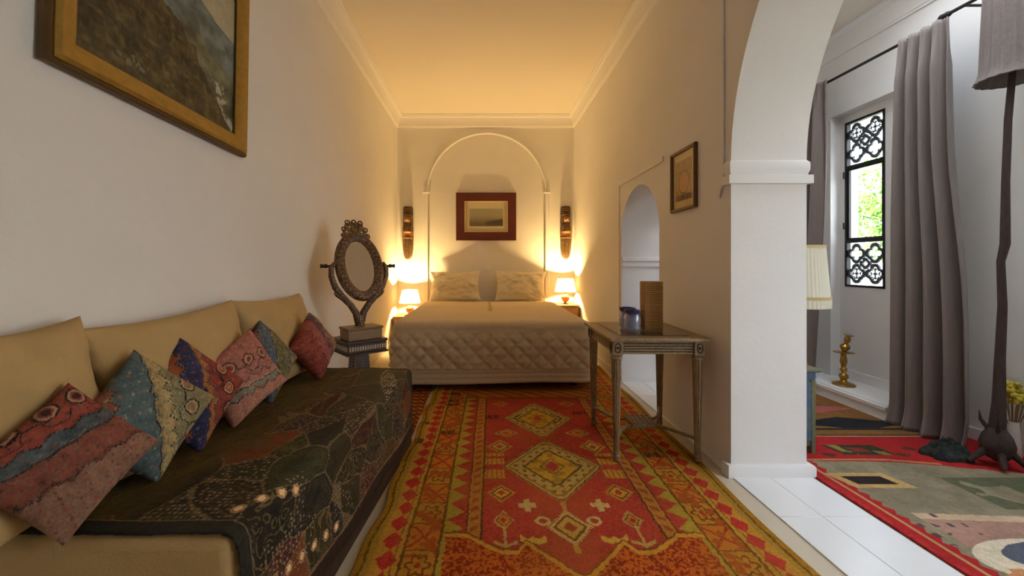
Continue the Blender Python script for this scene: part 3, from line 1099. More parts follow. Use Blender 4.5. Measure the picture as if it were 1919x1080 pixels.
def bed_lamp(label, x, y, z):
    t = thing('bedside_lamp', label, 'lamp', (x, y, z), 0, 'lit bedside lamps')
    MB().lathe([(0.028, 0), (0.032, 0.006), (0.024, 0.016), (0.018, 0.024), (0.04, 0.036), (0.058, 0.062), (0.062, 0.085), (0.054, 0.112), (0.03, 0.13), (0.012, 0.136)],
               24).obj('lamp_base', M['ceramic'], t, smooth=50)
    MB().tube([(0, 0, 0.13), (0, 0, 0.24)], 0.006, 8).obj('stem', M['brass'], t, smooth=50)
    prof = [(0.150, 0.175), (0.105, 0.36)]
    sd = MB().lathe(prof, 40, cap=False).obj('shade', M['shade_lit'], t, smooth=60)
    MB().tube([(0.150 * cos(a), 0.150 * sin(a), 0.175) for a in np.linspace(0, 2 * pi, 41)[:-1]], 0.003, 6, closed=True).obj('shade_ring', M['brass'], sd, smooth=60)
    MB().tube([(0.105 * cos(a), 0.105 * sin(a), 0.36) for a in np.linspace(0, 2 * pi, 41)[:-1]], 0.003, 6, closed=True).obj('shade_ring', M['brass'], sd, smooth=60)
    bulb = bpy.data.materials.new('bulb_glow')
    bulb.use_nodes = True
    b = bulb.node_tree.nodes['Principled BSDF']
    b.inputs['Emission Color'].default_value = (*LAMP_COLOR, 1)
    b.inputs['Emission Strength'].default_value = 12
    MB().sphere((0, 0, 0.268), (0.022, 0.022, 0.028), 12).obj('bulb', bulb, t, smooth=60)
    l = bpy.data.lights.new('bedside_lamp_light', 'POINT')
    l.energy = LAMP_WATTS
    l.color = LAMP_COLOR
    l.shadow_soft_size = 0.03
    lo = link(bpy.data.objects.new('bedside_lamp_light', l), t)
    lo.location = (0, 0, 0.279)
    return t


nightstand('low brown nightstand between the bed and the left wall', -1.27, -0.95, 5.62, 6.02, 0.42)
nightstand('taller brown nightstand between the bed and the doorway-side wall', 1.02, 1.325, 5.60, 6.02, 0.58)
bed_lamp('lit table lamp on the low nightstand by the oval mirror', -1.06, 5.80, 0.42)
bed_lamp('lit table lamp on the taller nightstand at the doorway side', 1.165, 5.80, 0.58)

# ================================================================== OVAL MIRROR ON ITS PEDESTAL
MX, MY, TH = -0.935, 3.02, radians(41)
PZ = 0.60
ped = thing('pedestal_stand', 'dark inlaid pedestal stand holding the oval mirror', 'stand', (MX + 0.0, MY + .02, 0), TH)
MB().box(-.155, .155, -.155, .155, PZ - .02, PZ).obj('top', M['inlay_dark'], ped, bevel=0.004)
MB().box(-.148, .148, -.148, .148, PZ - .085, PZ - .02).obj('frieze', M['inlay_dark'], ped, bevel=0.003)
MB().box(-.158, .158, -.158, .158, PZ - .10, PZ - .085).obj('lower_moulding', M['darkwood'], ped, bevel=0.004)
mb = MB()
for sx, sy, ax in ((0, -1, 0), (1, 0, 1), (0, 1, 0), (-1, 0, 1)):
    for i in range(15):
        t = -.133 + i * .019
        x, y = (t, sy * .149) if ax == 0 else (sx * .149, t)
        e = (.006, .004) if ax == 0 else (.004, .006)
        mb.box(x - e[0], x + e[0], y - e[1], y + e[1], PZ - .068, PZ - .038)
o = mb.obj('bead_row', M['pearl'], ped)
o['kind'] = 'stuff'
k = [(0.085, 0.0), (0.055, 0.52)]
mb = MB().hexa([(-.075, -.075, .06), (.075, -.075, .06), (.075, .075, .06), (-.075, .075, .06), (-.052, -.052, PZ - .10), (.052, -.052, PZ - .10), (.052, .052, PZ - .10), (-.052, .052, PZ - .10)])
mb.obj('column', M['inlay_dark'], ped, bevel=0.004)
mb = MB()
for sx, sy in ((-1, -1), (1, -1), (1, 1), (-1, 1)):
    for f in (0.0, 0.5):
        for i in range(20):
            t = i / 19
            r_ = .072 - .02 * t
            p0 = Vector((sx * r_, sy * r_))
            p1 = Vector((-sy * r_, sx * r_))
            p = p0.lerp(p1, f)
            mb.sphere((p.x, p.y, .08 + t * (PZ - .20)), .007, 6)
o = mb.obj('column_beads', M['pearl'], ped, smooth=60)
o['kind'] = 'stuff'
MB().box(-.13, .13, -.13, .13, 0, .035).obj('plinth', M['darkwood'], ped, bevel=0.006)
MB().box(-.10, .10, -.10, .10, .035, .06).obj('plinth_step', M['darkwood'], ped, bevel=0.005)

vm = thing('vanity_mirror', 'oval swivel mirror in an inlaid carved frame on a drawer box', 'mirror', (MX + .01, MY, PZ), TH)
MB().box(-.13, .13, -.105, .05, 0, .075).obj('drawer_box', M['inlay_box'], vm, bevel=0.004)
MB().box(-.136, .136, -.112, .057, .075, .092).obj('box_lid', M['inlay_box'], vm, bevel=0.004)
MB().tube([(0, 0.0, .08), (0, 0.0, .17)], [.038, .03], 10).obj('stem', M['inlay'], vm, smooth=40)
PIV = 0.535      # pivot height above the stand
TL = radians(-20)
for s_ in (-1, 1):
    ctrl = [(0.012, .12), (.03, .19), (.075, .255), (.135, .315), (.185, .385), (.212, .46), (.212, .525), (.19, .553), (.165, .545)]
    mb = MB().tube([(s_ * a_, 0, b_) for a_, b_ in ctrl], [.028, .026, .024, .025, .023, .021, .02, .017, .012], 10)
    arm = mb.obj('arm', M['inlay'], vm, smooth=60)
    mb = MB().tube([(s_ * .135, -.005, .30), (s_ * .175, -.005, .325), (s_ * .195, -.005, .345)], [.016, .012, .003], 8)
    mb.obj('arm_spur', M['inlay'], arm, smooth=60)
    mb = MB().tube([(s_ * .17, 0, PIV), (s_ * .238, 0, PIV), (s_ * .242, 0, PIV), (s_ * .258, 0, PIV), (s_ * .262, 0, PIV), (s_ * .285, 0, PIV)], [.009, .009, .015, .015, .01, .016], 10)
    mb.obj('pivot_knob', M['darkwood'], vm, smooth=40)
RT = Matrix.Translation((0, 0, PIV)) @ Matrix.Rotation(TL, 4, 'X')
ra, rb = .150, .236


def oval(a_, b_, n=64):
    return [(a_ * cos(2 * pi * i / n), b_ * sin(2 * pi * i / n)) for i in range(n)]


path = []
for i in range(64):
    a_ = 2 * pi * i / 64
    nr = Vector((cos(a_) / ra, 0, sin(a_) / rb)).normalized()
    path.append(((ra * cos(a_), 0, rb * sin(a_)), nr, (0, -1, 0)))
fr = MB().sweep(path, [(-.040, -.018), (.032, -.018), (.034, .006), (.022, .022), (.004, .027), (-.022, .022), (-.032, .008), (-.040, .004)], closed=True)
fr.v = [tuple(RT @ Vector(p)) for p in fr.v]
fr.obj('frame', M['inlay'], vm, smooth=50)
mb = MB()
plate(mb, [oval(ra - .03, rb - .03)], .006, lambda a_, b_, c: tuple(RT @ Vector((a_, c + .002, b_))))
mb.obj('mirror_glass', M['mirror'], vm)
# carved crest
crest = [(-.095, .222), (-.10, .245), (-.088, .262), (-.092, .285), (-.075, .305), (-.07, .335), (-.05, .352), (-.035, .342), (-.02, .36), (0, .35), (.02, .36), (.035, .342), (.05, .352),
         (.07, .335), (.075, .305), (.092, .285), (.088, .262), (.10, .245), (.095, .222), (.05, .236), (0, .24), (-.05, .236)]
holes = [[(x + .012 * cos(t), z + .012 * sin(t)) for t in np.linspace(0, 2 * pi, 11)[:-1]] for x, z in ((-.058, .275), (.058, .275), (-.03, .315), (.03, .315))]
mb = MB()
plate(mb, [crest] + holes, .022, lambda a_, b_, c: tuple(RT @ Vector((a_, c, b_))))
cr = mb.obj('crest', M['inlay_box'], vm, bevel=0.003)
mb = MB()
for x, z, r_ in ((-.05, .345, .018), (-.085, .29, .016), (-.095, .238, .015), (0, .352, .016), (.05, .345, .018), (.085, .29, .016), (.095, .238, .015), (0, .29, .03)):
    mb.tube([tuple(RT @ Vector((x + r_ * cos(t), -.012, z + r_ * sin(t)))) for t in np.linspace(0, 2 * pi, 13)[:-1]], .006, 6, closed=True)
sw = mb.obj('crest_scrolls', M['inlay'], cr, smooth=60)
sw['kind'] = 'stuff'

# ================================================================== SOFA
SY0, SY1, SZ = 0.99, 2.60, 0.478
edge_top = lambda y: np.interp(y, [SY0, SY1], [-0.62, -0.465])
edge_bot = lambda y: np.interp(y, [SY0, SY1], [-0.575, -0.455])
sofa = thing('sofa', 'low cushioned bench sofa with a dark wooden base along the left wall', 'sofa', (-0.9, 1.8, 0))
ox = Vector((-0.9, 1.8, 0))


def hx(x0, y0a, xe0, y1a, xe1, z0, z1, xb0=None, xb1=None):
    xb0 = xe0 if xb0 is None else xb0
    xb1 = xe1 if xb1 is None else xb1
    vv = [(x0, y0a, z0), (xb0, y0a, z0), (xb1, y1a, z0), (x0, y1a, z0), (x0, y0a, z1), (xe0, y0a, z1), (xe1, y1a, z1), (x0, y1a, z1)]
    return MB().hexa([tuple(Vector(v) - ox) for v in vv])


hx(XL + .02, SY0 + .015, -0.60, SY1 - .01, -0.465, 0.0, 0.20, -0.585, -0.46).obj('base', M['darkwood'], sofa, bevel=0.006)
hx(XL + .02, SY0, -0.622, SY1, -0.468, 0.20, SZ, -0.60, -0.462).obj('seat_mattress', M['beige'], sofa, bevel=0.03, seg=4)

# embroidered throw over the seat and down the front
ny, ns = 400, 310
ys = np.linspace(SY0 + 0.008, SY1 - 0.035, ny)
top_len = 0.66
ss = np.linspace(0, 1.03, ns)                    # metres across: first over the top, then round the edge, then down
Yg, Sg = np.meshgrid(ys, ss, indexing='ij')
et = edge_top(Yg) + 0.010
eb = edge_bot(Yg) + 0.016
x_start = et - top_len
R_ = 0.035
X = np.empty_like(Yg)
Z = np.empty_like(Yg)
s1 = top_len - R_
arcl = R_ * pi / 2
m1 = Sg < s1
m2 = (Sg >= s1) & (Sg < s1 + arcl)
m3 = Sg >= s1 + arcl
X[m1] = (x_start + Sg)[m1]
Z[m1] = SZ + 0.010
t_ = ((Sg - s1) / R_)
X[m2] = (et - R_ + R_ * np.sin(t_))[m2]
Z[m2] = (SZ + 0.010 - R_ + R_ * np.cos(t_))[m2]
down = Sg - s1 - arcl
zz = SZ + 0.010 - R_ - down
fr_ = np.clip((SZ - zz) / SZ, 0, 1)
X[m3] = (et + (eb - et) * fr_ + 0.006 * np.sin(Yg * 9) * np.clip(down * 4, 0, 1))[m3]
Z[m3] = zz[m3]
Z = Z + np.where(m1, 0.010 * (vnoise(Yg * 5, Sg * 5, 12, 3) - .3), 0)
# embroidery: patches, stitched outlines, mirrors and sequins
pr = np.random.default_rng(23)
npt = 70
py_ = pr.uniform(SY0 - .05, SY1 + .05, npt)
ps_ = pr.uniform(-0.05, 1.1, npt)
wob_y = Yg + 0.05 * (vnoise(Yg * 9, Sg * 9, 14, 2) - .5)
wob_s = Sg + 0.05 * (vnoise(Yg * 9 + 31, Sg * 9, 15, 2) - .5)
d2_ = np.hypot(((wob_y.ravel()[:, None] - py_[None]) * 0.62), wob_s.ravel()[:, None] - ps_[None])
part = np.partition(d2_, 1, axis=1)
cid = d2_.argmin(1).reshape(Yg.shape)
f1 = part[:, 0].reshape(Yg.shape)
f2 = part[:, 1].reshape(Yg.shape)
gap = f2 - f1
pal = np.array([A(34, 28, 20), A(44, 40, 20), A(54, 22, 18), A(36, 42, 26), A(26, 22, 18), A(66, 44, 18), A(98, 46, 18), A(30, 30, 30), A(58, 54, 28), A(58, 20, 20)])
pc = pal[pr.integers(0, len(pal), npt)]
col = pc[cid] * (0.7 + 0.6 * vnoise(Yg * 40, Sg * 40, 16, 2))[..., None]
# worn olive brown silk on the wall side
zone = np.clip((0.40 - Sg + 0.15 * (vnoise(Yg * 4, Sg * 4, 18, 2) - .5)) / 0.1, 0, 1)[..., None]
streak = vnoise(Yg * 10 + Sg * 16, Sg * 46 - Yg * 14, 19, 3)[..., None]
silk = A(70, 62, 24) * streak * 1.5 + A(34, 26, 14) * (1 - streak)
col = col * (1 - zone) + silk * zone
cont = (np.abs(((gap * 60) % 1) - .5) < 0.16) & (gap > 0.012) & (gap < 0.075) & ((cid % 3) > 0)
col[cont] = col[cont] * 0.35 + A(84, 74, 46) * 0.5
dash = ((Yg * 160 + Sg * 130) % 1) < 0.7
put(col, (gap < 0.005) & dash & (zone[..., 0] < .8), A(104, 94, 70))
sw_ = np.abs(((vnoise(Yg * 7, Sg * 7, 20, 3) * 16) % 1) - .5) < 0.07
col[sw_ & (cid % 2 == 0)] = A(88, 82, 54)
# sequins
gy, gs = (Yg * 62), (Sg * 62)
jx = vnoise(np.floor(gy) * 1.7, np.floor(gs) * 2.3, 22, 1)
jy = vnoise(np.floor(gy) * 2.1 + 9, np.floor(gs) * 1.3, 24, 1)
dot = np.hypot(gy - np.floor(gy) - .25 - .5 * jx, gs - np.floor(gs) - .25 - .5 * jy) < 0.24
dens = vnoise(Yg * 6, Sg * 6, 25, 2)
put(col, dot & (jx > .45) & (dens > .58) & (zone[..., 0] < .5), A(120, 112, 96))
put(col, dot & (jx > .40) & (np.isin(cid % 10, (2, 9))) & (zone[..., 0] < .5), A(140, 112, 104))
# rows of small round mirrors with pale rims
for (y0_, s0_, dy_, ds_, k_) in ((1.09, .60, .055, .028, 4), (1.12, .86, .07, .015, 6)):
    for i in range(k_):
        rr = np.hypot(Yg - y0_ - dy_ * i, Sg - s0_ - ds_ * i)
        r0 = .018 if y0_ < 2 else .012
        put(col, rr < r0, A(168, 140, 120))
        put(col, rr < r0 * .78, A(70, 50, 34))
        put(col, rr < r0 * .62, A(208, 188, 150))
along = np.hypot((Yg - 2.30) / .22, (Sg - .60 - .35 * (2.30 - Yg)) / .045)
put(col, (along < 1) & dot & (jx > .3), A(196, 188, 180))
# plain dark binding at the ends and hem
bind = (Yg < SY0 + 0.05) | (Sg < 0.02)
put(col, bind, A(28, 30, 28))
put(col, np.abs(Yg - SY0 - .052) < .003, A(96, 90, 70))
hem = Sg > 0.985
put(col, hem, A(38, 28, 18))
put(col, np.abs(Sg - 0.975) < .004, A(110, 104, 88))
put(col, (Yg > SY1 - 0.06), A(46, 44, 32))
rel = 0.003 * vnoise(Yg * 60, Sg * 60, 27, 2)
col = col * np.array([1.55, 1.28, .98])
th_o = sheet('embroidered_throw', np.stack([X + np.where(m3, rel, 0), Yg, Z + np.where(m1, rel, 0)], -1), col, M['throw'], None, drop=(-0.001, 0, -0.008))
tag(th_o, 'dark embroidered throw with stitched patches and sequins spread over the sofa', 'throw')

# ---- beige back cushions
for (yc, wd, hh, xc, zc, lab, sd, rt) in ((1.03, 0.40, 0.52, -1.172, 0.735, 'beige back cushion nearest the camera, beside the reddish patterned pillow', 2, 0.02),
                                         (1.575, 0.74, 0.50, -1.165, 0.722, 'beige back cushion in the middle of the sofa', 3, 0.03),
                                         (2.285, 0.68, 0.50, -1.16, 0.722, 'beige back cushion at the mirror end of the sofa', 4, -0.02)):
    p = pillow('back_cushion', M['beige'], wd, hh, 0.13 if yc < 1.2 else 0.19, lab, 'cushion', 'beige back cushions', n=60, ear=0.085, seed=sd, crumple=0.03)
    orient(p, (xc, yc, zc), (1, -0.02, 0.20), rt)


# ---- patterned throw pillows
def kilim(bands, ang, zz_amp, zz_f, motif, seed, grain=0.35):
    ca, sa = cos(ang), sin(ang)

    def fn(U, Vv):
        n1 = vnoise(U * 9 + 13, Vv * 9 + 13, seed, 3)
        n2 = vnoise(U * 34 + 40, Vv * 34 + 40, seed + 1, 2)
        n4 = vnoise(U * 5 + 9, Vv * 5 + 9, seed + 3, 2) - .5
        p = U * ca + Vv * sa + .07 * n4
        q_ = -U * sa + Vv * ca + .07 * (vnoise(U * 5 + 19, Vv * 5 + 9, seed + 4, 2) - .5)
        tri = np.abs(((q_ * zz_f) % 1) - .5) * 2
        step = np.round(tri * 3) / 3
        c = np.zeros(U.shape + (3,))
        c[:] = bands[0][1]
        for i, (th_, colr) in enumerate(bands[1:]):
            am = zz_amp if i % 2 == 0 else zz_amp * .35
            pos = p - th_ - am * ((tri if i % 2 else step) - .5)
            put(c, pos > 0, colr)
            put(c, (np.abs(pos) < 0.016) & (n2 > .35), A(54, 46, 46))
            put(c, (np.abs(pos - .045) < 0.012) & (n2 > .45), motif[i % 3])
        # small woven lozenges, two sizes
        for fq, wdt in ((9.0, .26), (5.0, .20)):
            du, dv = (p * fq) % 1 - .5, (q_ * fq) % 1 - .5
            dm = (np.abs(du) + np.abs(dv) < wdt) & (n2 > .3)
            alt = (np.floor(p * fq) * 2 + np.floor(q_ * fq) * 3) % 4
            for kk, colr in enumerate(motif):
                mk_ = dm & (alt == kk)
                c[mk_] = c[mk_] * .4 + colr * .6
        # dark angular vine and outlined octagons on the last band
        last = p > bands[-1][0] + .12
        vine = np.abs(p - bands[-1][0] - .22 - .10 * np.sign(np.sin(q_ * 9)) * np.clip(np.abs(np.sin(q_ * 9)) * 2, 0, 1)) < .018
        put(c, last & vine & (n2 > .3), A(50, 44, 48))
        for k_ in (-.62, -.1, .45):
            pp_ = np.abs(p - bands[-1][0] - .46)
            o8 = np.maximum(np.maximum(pp_, np.abs(q_ - k_)), (pp_ + np.abs(q_ - k_)) * .74)
            put(c, last & (np.abs(o8 - .17) < .020) & (n2 > .36), A(50, 42, 44))
            put(c, last & (np.abs(o8 - .125) < .018), A(190, 158, 124))
            put(c, last & (o8 < .07), motif[0])
        c *= (1 - grain + 2 * grain * n1)[..., None]
        c *= (0.72 + .5 * n2)[..., None]
        return c
    return fn


tea, pin, nav, red, crm, kha, oli, rus = A(98, 116, 116), A(188, 120, 104), A(58, 60, 92), A(156, 62, 50), A(190, 164, 112), A(146, 136, 98), A(122, 112, 66), A(168, 92, 58)
specs = [
    # y, x, z, normal, rot, size, label, colfn
    (1.015, -1.045, 0.66, (.78, -.46, .42), radians(38), .275, 'dull red patterned pillow nearest the camera on the sofa',
     kilim([(0, A(150, 110, 90)), (-.30, A(142, 84, 68)), (.22, A(86, 96, 98)), (.48, A(160, 80, 66))], radians(75), .08, 2.2, (A(70, 50, 46), A(120, 110, 96), red), 61, .3)),
    (1.25, -1.045, 0.682, (.86, -.40, .30), radians(45), .295, 'teal and cream zigzag patterned pillow standing on its corner',
     kilim([(0, A(160, 100, 78)), (-.62, tea), (.02, crm), (.30, kha)], radians(-45), .14, 3.2, (A(176, 112, 80), A(76, 96, 100), A(196, 176, 134)), 63, .28)),
    (1.455, -1.055, 0.682, (.88, -.36, .30), radians(44), .295, 'red and navy patterned pillow standing between the teal and pink ones',
     kilim([(0, rus), (-.34, nav), (.10, A(176, 116, 70)), (.28, A(150, 66, 54))], radians(-45), .14, 3.2, (A(190, 126, 78), A(150, 60, 50), A(96, 100, 126)), 65, .3)),
    (1.725, -1.03, 0.672, (.84, -.46, .30), radians(26), .295, 'pink patterned pillow with dark outlined octagons',
     kilim([(0, A(196, 134, 112)), (-.50, A(146, 140, 120)), (-.28, A(192, 128, 110)), (-.06, pin)], radians(80), .12, 2.4, (red, A(206, 170, 140), A(120, 120, 112)), 67, .22)),
    (1.975, -1.065, 0.676, (.90, -.28, .30), radians(38), .29, 'teal and olive patterned pillow half hidden behind the pink one',
     kilim([(0, A(170, 96, 82)), (-.40, A(96, 108, 116)), (.08, oli), (.34, A(130, 122, 90))], radians(-45), .14, 3.0, (A(176, 110, 92), crm, A(70, 84, 96)), 69, .3)),
    (2.355, -0.985, 0.672, (.93, -.22, .26), radians(38), .285, 'red and plum patterned pillow at the mirror end of the sofa',
     kilim([(0, A(152, 70, 60)), (-.25, A(170, 92, 82)), (.20, A(110, 84, 92)), (.42, A(158, 110, 84))], radians(-20), .1, 2.8, (A(186, 110, 90), A(96, 80, 96), A(150, 130, 80)), 71, .35)),
]
for (yc, xc, zc, nn, rt, sz, lab, fn) in specs:
    p = pillow('throw_pillow', M['cloth_attr'], sz, sz, 0.13, lab, 'pillow', 'patterned pillows on the sofa', fn, n=110, ear=0.07, seed=int(yc * 50), crumple=0.014)
    orient(p, (xc, yc, zc), nn, rt)

# ================================================================== RUGS
RY0, RY1 = 1.15, 4.55
nu, nv = 440, 720
us = np.linspace(-0.858, 0.858, nu)                  # across, zero at the medallion axis
vs_ = RY0 + (RY1 - RY0) * np.linspace(0, 1, nv) ** 1.25
Vg, Ug = np.meshgrid(vs_, us, indexing='ij')
n1 = vnoise(Ug * 5 + 20, Vg * 5, 51, 3)
n2 = vnoise(Ug * 60 + 20, Vg * 60, 53, 2)
n3 = vnoise(Ug * 24 + 20, Vg * 24, 57, 2)
n5 = vnoise(Ug * 110 + 20, Vg * 110, 58, 2)
u_ = Ug + 0.008 * (n1 - .5) + .010 * (n2 - .5)
v_ = Vg + .012 * (vnoise(Ug * 50 + 7, Vg * 50, 62, 2) - .5) + 0.012 * (vnoise(Ug * 4 + 9, Vg * 4, 55, 2) - .5)
au = np.abs(u_)
RED, GOLD, OLV, ORG, TAN, DRK, CRM_ = A(176, 62, 44), A(190, 136, 46), A(172, 142, 46), A(188, 100, 44), A(186, 150, 76), A(66, 40, 32), A(200, 168, 98)
col = np.zeros(Ug.shape + (3,))
col[:] = RED


def dia(cu, cv, ru, rv):
    return np.abs(u_ - cu) / ru + np.abs(v_ - cv) / rv


# --- borders from the inside out
s_in, s_band, s_zig, s_main, s_out = 0.385, 0.465, 0.555, 0.69, 0.832
# narrow striped band
m_ = (au > s_in) & (au < s_band - .012)
put(col, m_, A(182, 120, 44))
diag = (((v_ * 14 + au * 9) % 1) < 0.42) & (au > s_in + .016) & (au < s_band - .03)
put(col, diag, A(160, 76, 40))
put(col, np.abs(au - s_in) < .005, A(96, 60, 30))
put(col, np.abs(au - s_band + .014) < .004, A(96, 60, 30))
# saw-tooth band, yellow teeth pointing inwards
tooth = np.abs(((v_ * 8.3) % 1) - .5) * 2
m_ = (au > s_band - .01) & (au < s_zig + .02)
put(col, m_, RED)
put(col, m_ & (au - s_band > 0.075 * (tooth)), OLV)
# main border with crosses and rosettes
m_ = (au >= s_zig) & (au < s_main)
put(col, m_, A(196, 112, 34))
cellv = (v_ * 6.2) % 1 - .5
cellu = (au - (s_zig + s_main) / 2) / (s_main - s_zig)
odd = (np.floor(v_ * 6.2) % 2) == 0
put(col, m_ & ~odd, A(186, 128, 40))
X_ = np.abs(np.abs(cellu) - np.abs(cellv)) < 0.06
put(col, m_ & odd & X_ & (np.abs(cellv) < .42), A(166, 48, 30))
rr = np.hypot(cellu, cellv)
ang = np.arctan2(cellv, cellu)
put(col, m_ & ~odd & (np.abs(rr - 0.28 - 0.07 * np.cos(6 * ang)) < .05), A(128, 70, 28))
put(col, m_ & ~odd & (rr < .10), A(172, 56, 32))
put(col, m_ & (np.abs(cellv) > .47), A(120, 78, 26))
put(col, m_ & (n3 > .62), A(170, 80, 30))
for e in (s_zig, s_main):
    put(col, np.abs(au - e) < .006, A(112, 72, 24))
# outer guard: red and gold triangles
m_ = au >= s_main + .006
put(col, m_, A(192, 138, 50))
tooth2 = np.abs(((v_ * 9.0) % 1) - .5) * 2
put(col, m_ & (au < s_out - .03) & (np.abs(au - (s_main + .055)) < 0.042 * tooth2), A(186, 52, 42))
put(col, np.abs(au - s_main - .028) < .003, A(140, 80, 30))
put(col, (au > s_out - .035), A(170, 128, 46))
put(col, (au > s_out - .010) & (au < s_out), A(110, 76, 22))
put(col, (au > s_out) & (n2 > .35), A(168, 116, 28))

# --- field motifs
inner = au < s_in - .006


def motif(mask, colr):
    put(col, mask & inner, colr)


def medallion(cv, ru, rv):
    r = dia(0, cv, ru, rv)
    r = np.maximum(r, np.abs(v_ - cv) / (rv * .93))
    comb = 0.05 * ((((v_ + au) * 55) % 1) < .5)
    motif(r + comb < 1.0, TAN)
    motif(np.abs(r - .96) < .02, A(110, 84, 34))
    r2 = r / .86
    spots = (np.hypot(((u_ * 22) % 1) - .5, ((v_ * 19) % 1) - .5) < .26)
    motif((r < .86) & (r > .56) & spots, A(128, 98, 38))
    motif(np.abs(r - .86) < .025, A(146, 104, 40))
    motif(np.abs(r - .56) < .03, A(104, 76, 34))
    motif(r < .53, A(196, 146, 40))
    motif((r < .53) & (n3 > .6), A(160, 120, 44))
    motif((r < .17) & ((np.abs(u_ * 40) % 2) < 1.3), RED)
    motif(np.abs(r - .24) < .02, A(128, 92, 36))


medallion(2.28, .285, .36)
medallion(2.99, .255, .345)
r_ = dia(0, 2.99, .255, .345)
motif((np.abs(r_ - .70) < .03) & (np.abs(v_ - 2.99) < .1), DRK)
motif((np.abs(u_) < .012) & (v_ < 1.94) & (v_ > 1.60), A(190, 140, 60))


def small_dia(cu, cv, ru, rv, c1, c2, c3, hooks=True):
    for s_ in (-1, 1) if cu else (1,):
        r = dia(s_ * cu, cv, ru, rv)
        wob = .12 * ((((v_ - cv) * 40 + (u_ - s_ * cu) * 40) % 1) < .5)
        motif(r + wob < 1, c1)
        motif((r < .66), c2)
        motif(np.abs(r - .66) < .08, A(120, 70, 32))
        motif(r < .3, c3)


small_dia(0, 1.755, .105, .125, CRM_, A(200, 156, 66), A(150, 60, 36))
small_dia(.285, 1.80, .05, .075, TAN, A(196, 120, 44), A(160, 60, 34))
small_dia(.292, 2.02, .075, .085, GOLD, A(204, 150, 50), RED)
small_dia(.29, 2.53, .085, .10, GOLD, TAN, RED)
small_dia(.24, 2.73, .085, .07, TAN, GOLD, RED)
small_dia(.27, 3.30, .07, .07, GOLD, ORG, RED)
for cv, hh in ((2.20, .045), (2.34, .035), (2.42, .02)):
    motif((np.abs(au - .325) < .055) & (np.abs(v_ - cv) < hh) & (((u_ * 38) % 1) > .22), A(190, 140, 44))
for s_ in (-1, 1):
    cx_ = np.abs(u_ - s_ * .172)
    cy_ = np.abs(v_ - 1.915)
    motif(((cx_ < .014) & (cy_ < .05)) | ((cy_ < .018) & (cx_ < .042)), CRM_)
    motif((np.abs(au - .285 - .02 * (v_ - 1.7)) < .006) & (v_ < 1.76) & (v_ > 1.62), TAN)
    motif((np.abs(v_ - 1.635 - .5 * np.abs(au - .285)) < .010) & (np.abs(au - .285) < .05), TAN)
    # hooks of the lower lozenge
    rr = np.hypot(au - .115, v_ - 1.795)
    motif((np.abs(rr - .026) < .008), CRM_)
    # comb flowers
    motif((np.abs(v_ - 1.66 - 0.7 * np.abs(np.abs(au - .17) - .02)) < .018) & (np.abs(au - .17) < .055), A(206, 160, 60))
# narrow dark woven accents
for (uu, vv_) in ((-.34, 3.02), (.33, 3.10), (-.66, 3.55), (-.66, 3.38), (-.66, 3.28), (-.63, 2.74), (.62, 2.42), (.66, 3.0), (-.83, 2.9), (-.84, 2.6)):
    mm = (np.abs(Ug - uu) < .05) & (np.abs(Vg - vv_) < .03) & (((Ug * 60) % 1) < .6)
    put(col, mm, DRK)
# lower spandrels: mottled orange with a stepped pale edge
curve = np.interp(au, [0, .02, .20, .24, .30, .36, .44, .50, .60, .9], [1.47, 1.48, 1.655, 1.60, 1.60, 1.635, 1.70, 1.705, 1.70, 1.70])
low = (v_ < curve) & (au < s_main - .16 + .0)
mott = np.where((n5 > .5)[..., None], A(196, 96, 28), A(150, 54, 26))
col[low] = mott[low]
put(col, (np.abs(v_ - curve) < .014) & (au < s_zig - .01), A(206, 146, 50))
put(col, (np.abs(v_ - curve - .016) < .005) & (au < s_zig - .01), A(126, 70, 26))
# top end
top = (v_ > 3.46) & (au < s_zig)
put(col, top, A(176, 106, 34))
put(col, top & (((v_ * 9 + u_ * 7) % 1) < .3), A(160, 64, 32))
put(col, (np.abs(v_ - 3.46) < .012) & (au < s_zig), A(120, 72, 28))
col *= (0.78 + 0.44 * n1)[..., None]
col *= (0.76 + 0.74 * n5)[..., None]
flk = n5 > .70
col[flk] = col[flk] * .5 + A(150, 100, 40) * .5
worn = np.clip((vnoise(Ug * 3 + 5, Vg * 3, 59, 3) - .55) * 3, 0, .35)[..., None]
col = col * (1 - worn) + (col * .55 + A(186, 130, 50) * .45) * worn
# lay it on the floor, turned very slightly, with a rippled left edge
rx = 0.386 + (Vg - 2.4) * 0.018
lift = 0.009 + 0.004 * vnoise(Ug * 3, Vg * 3, 60, 2)
rip = np.exp(-((Ug + .858) / .10) ** 2)
X = rx + Ug + rip * (0.012 * np.sin(Vg * 7.5) + 0.008 * np.sin(Vg * 17 + 1))
X = X + np.exp(-((Ug - .858) / .10) ** 2) * 0.008 * np.sin(Vg * 6)
Z = lift + rip * 0.010 * np.maximum(0, np.sin(Vg * 7.5))
rug = sheet('persian_rug', np.stack([X, Vg, Z], -1), col, M['rug'], None, drop=(0, 0, -0.0085))
tag(rug, 'long red and gold tribal rug with two diamond medallions in front of the bed', 'rug')

# second rug peeping out under the bed at the sofa end
S, T = np.meshgrid(np.linspace(0, 1, 60), np.linspace(0, 1, 120))
cc = np.zeros((120, 60, 3))
cc[:] = A(150, 62, 34)
put(cc, ((T * 14) % 1) < .4, A(180, 122, 40))
put(cc, (((S * 8 + T * 16) % 1) < .3), A(92, 44, 28))
Px = np.stack([-0.92 + .44 * S, 2.70 + 1.15 * T, np.full_like(S, 0.006)], -1)
tag(sheet('striped_runner', Px, cc, M['rug'], None, drop=(0, 0, -.005)), 'narrow rust striped runner lying between the sofa end and the bed', 'rug')

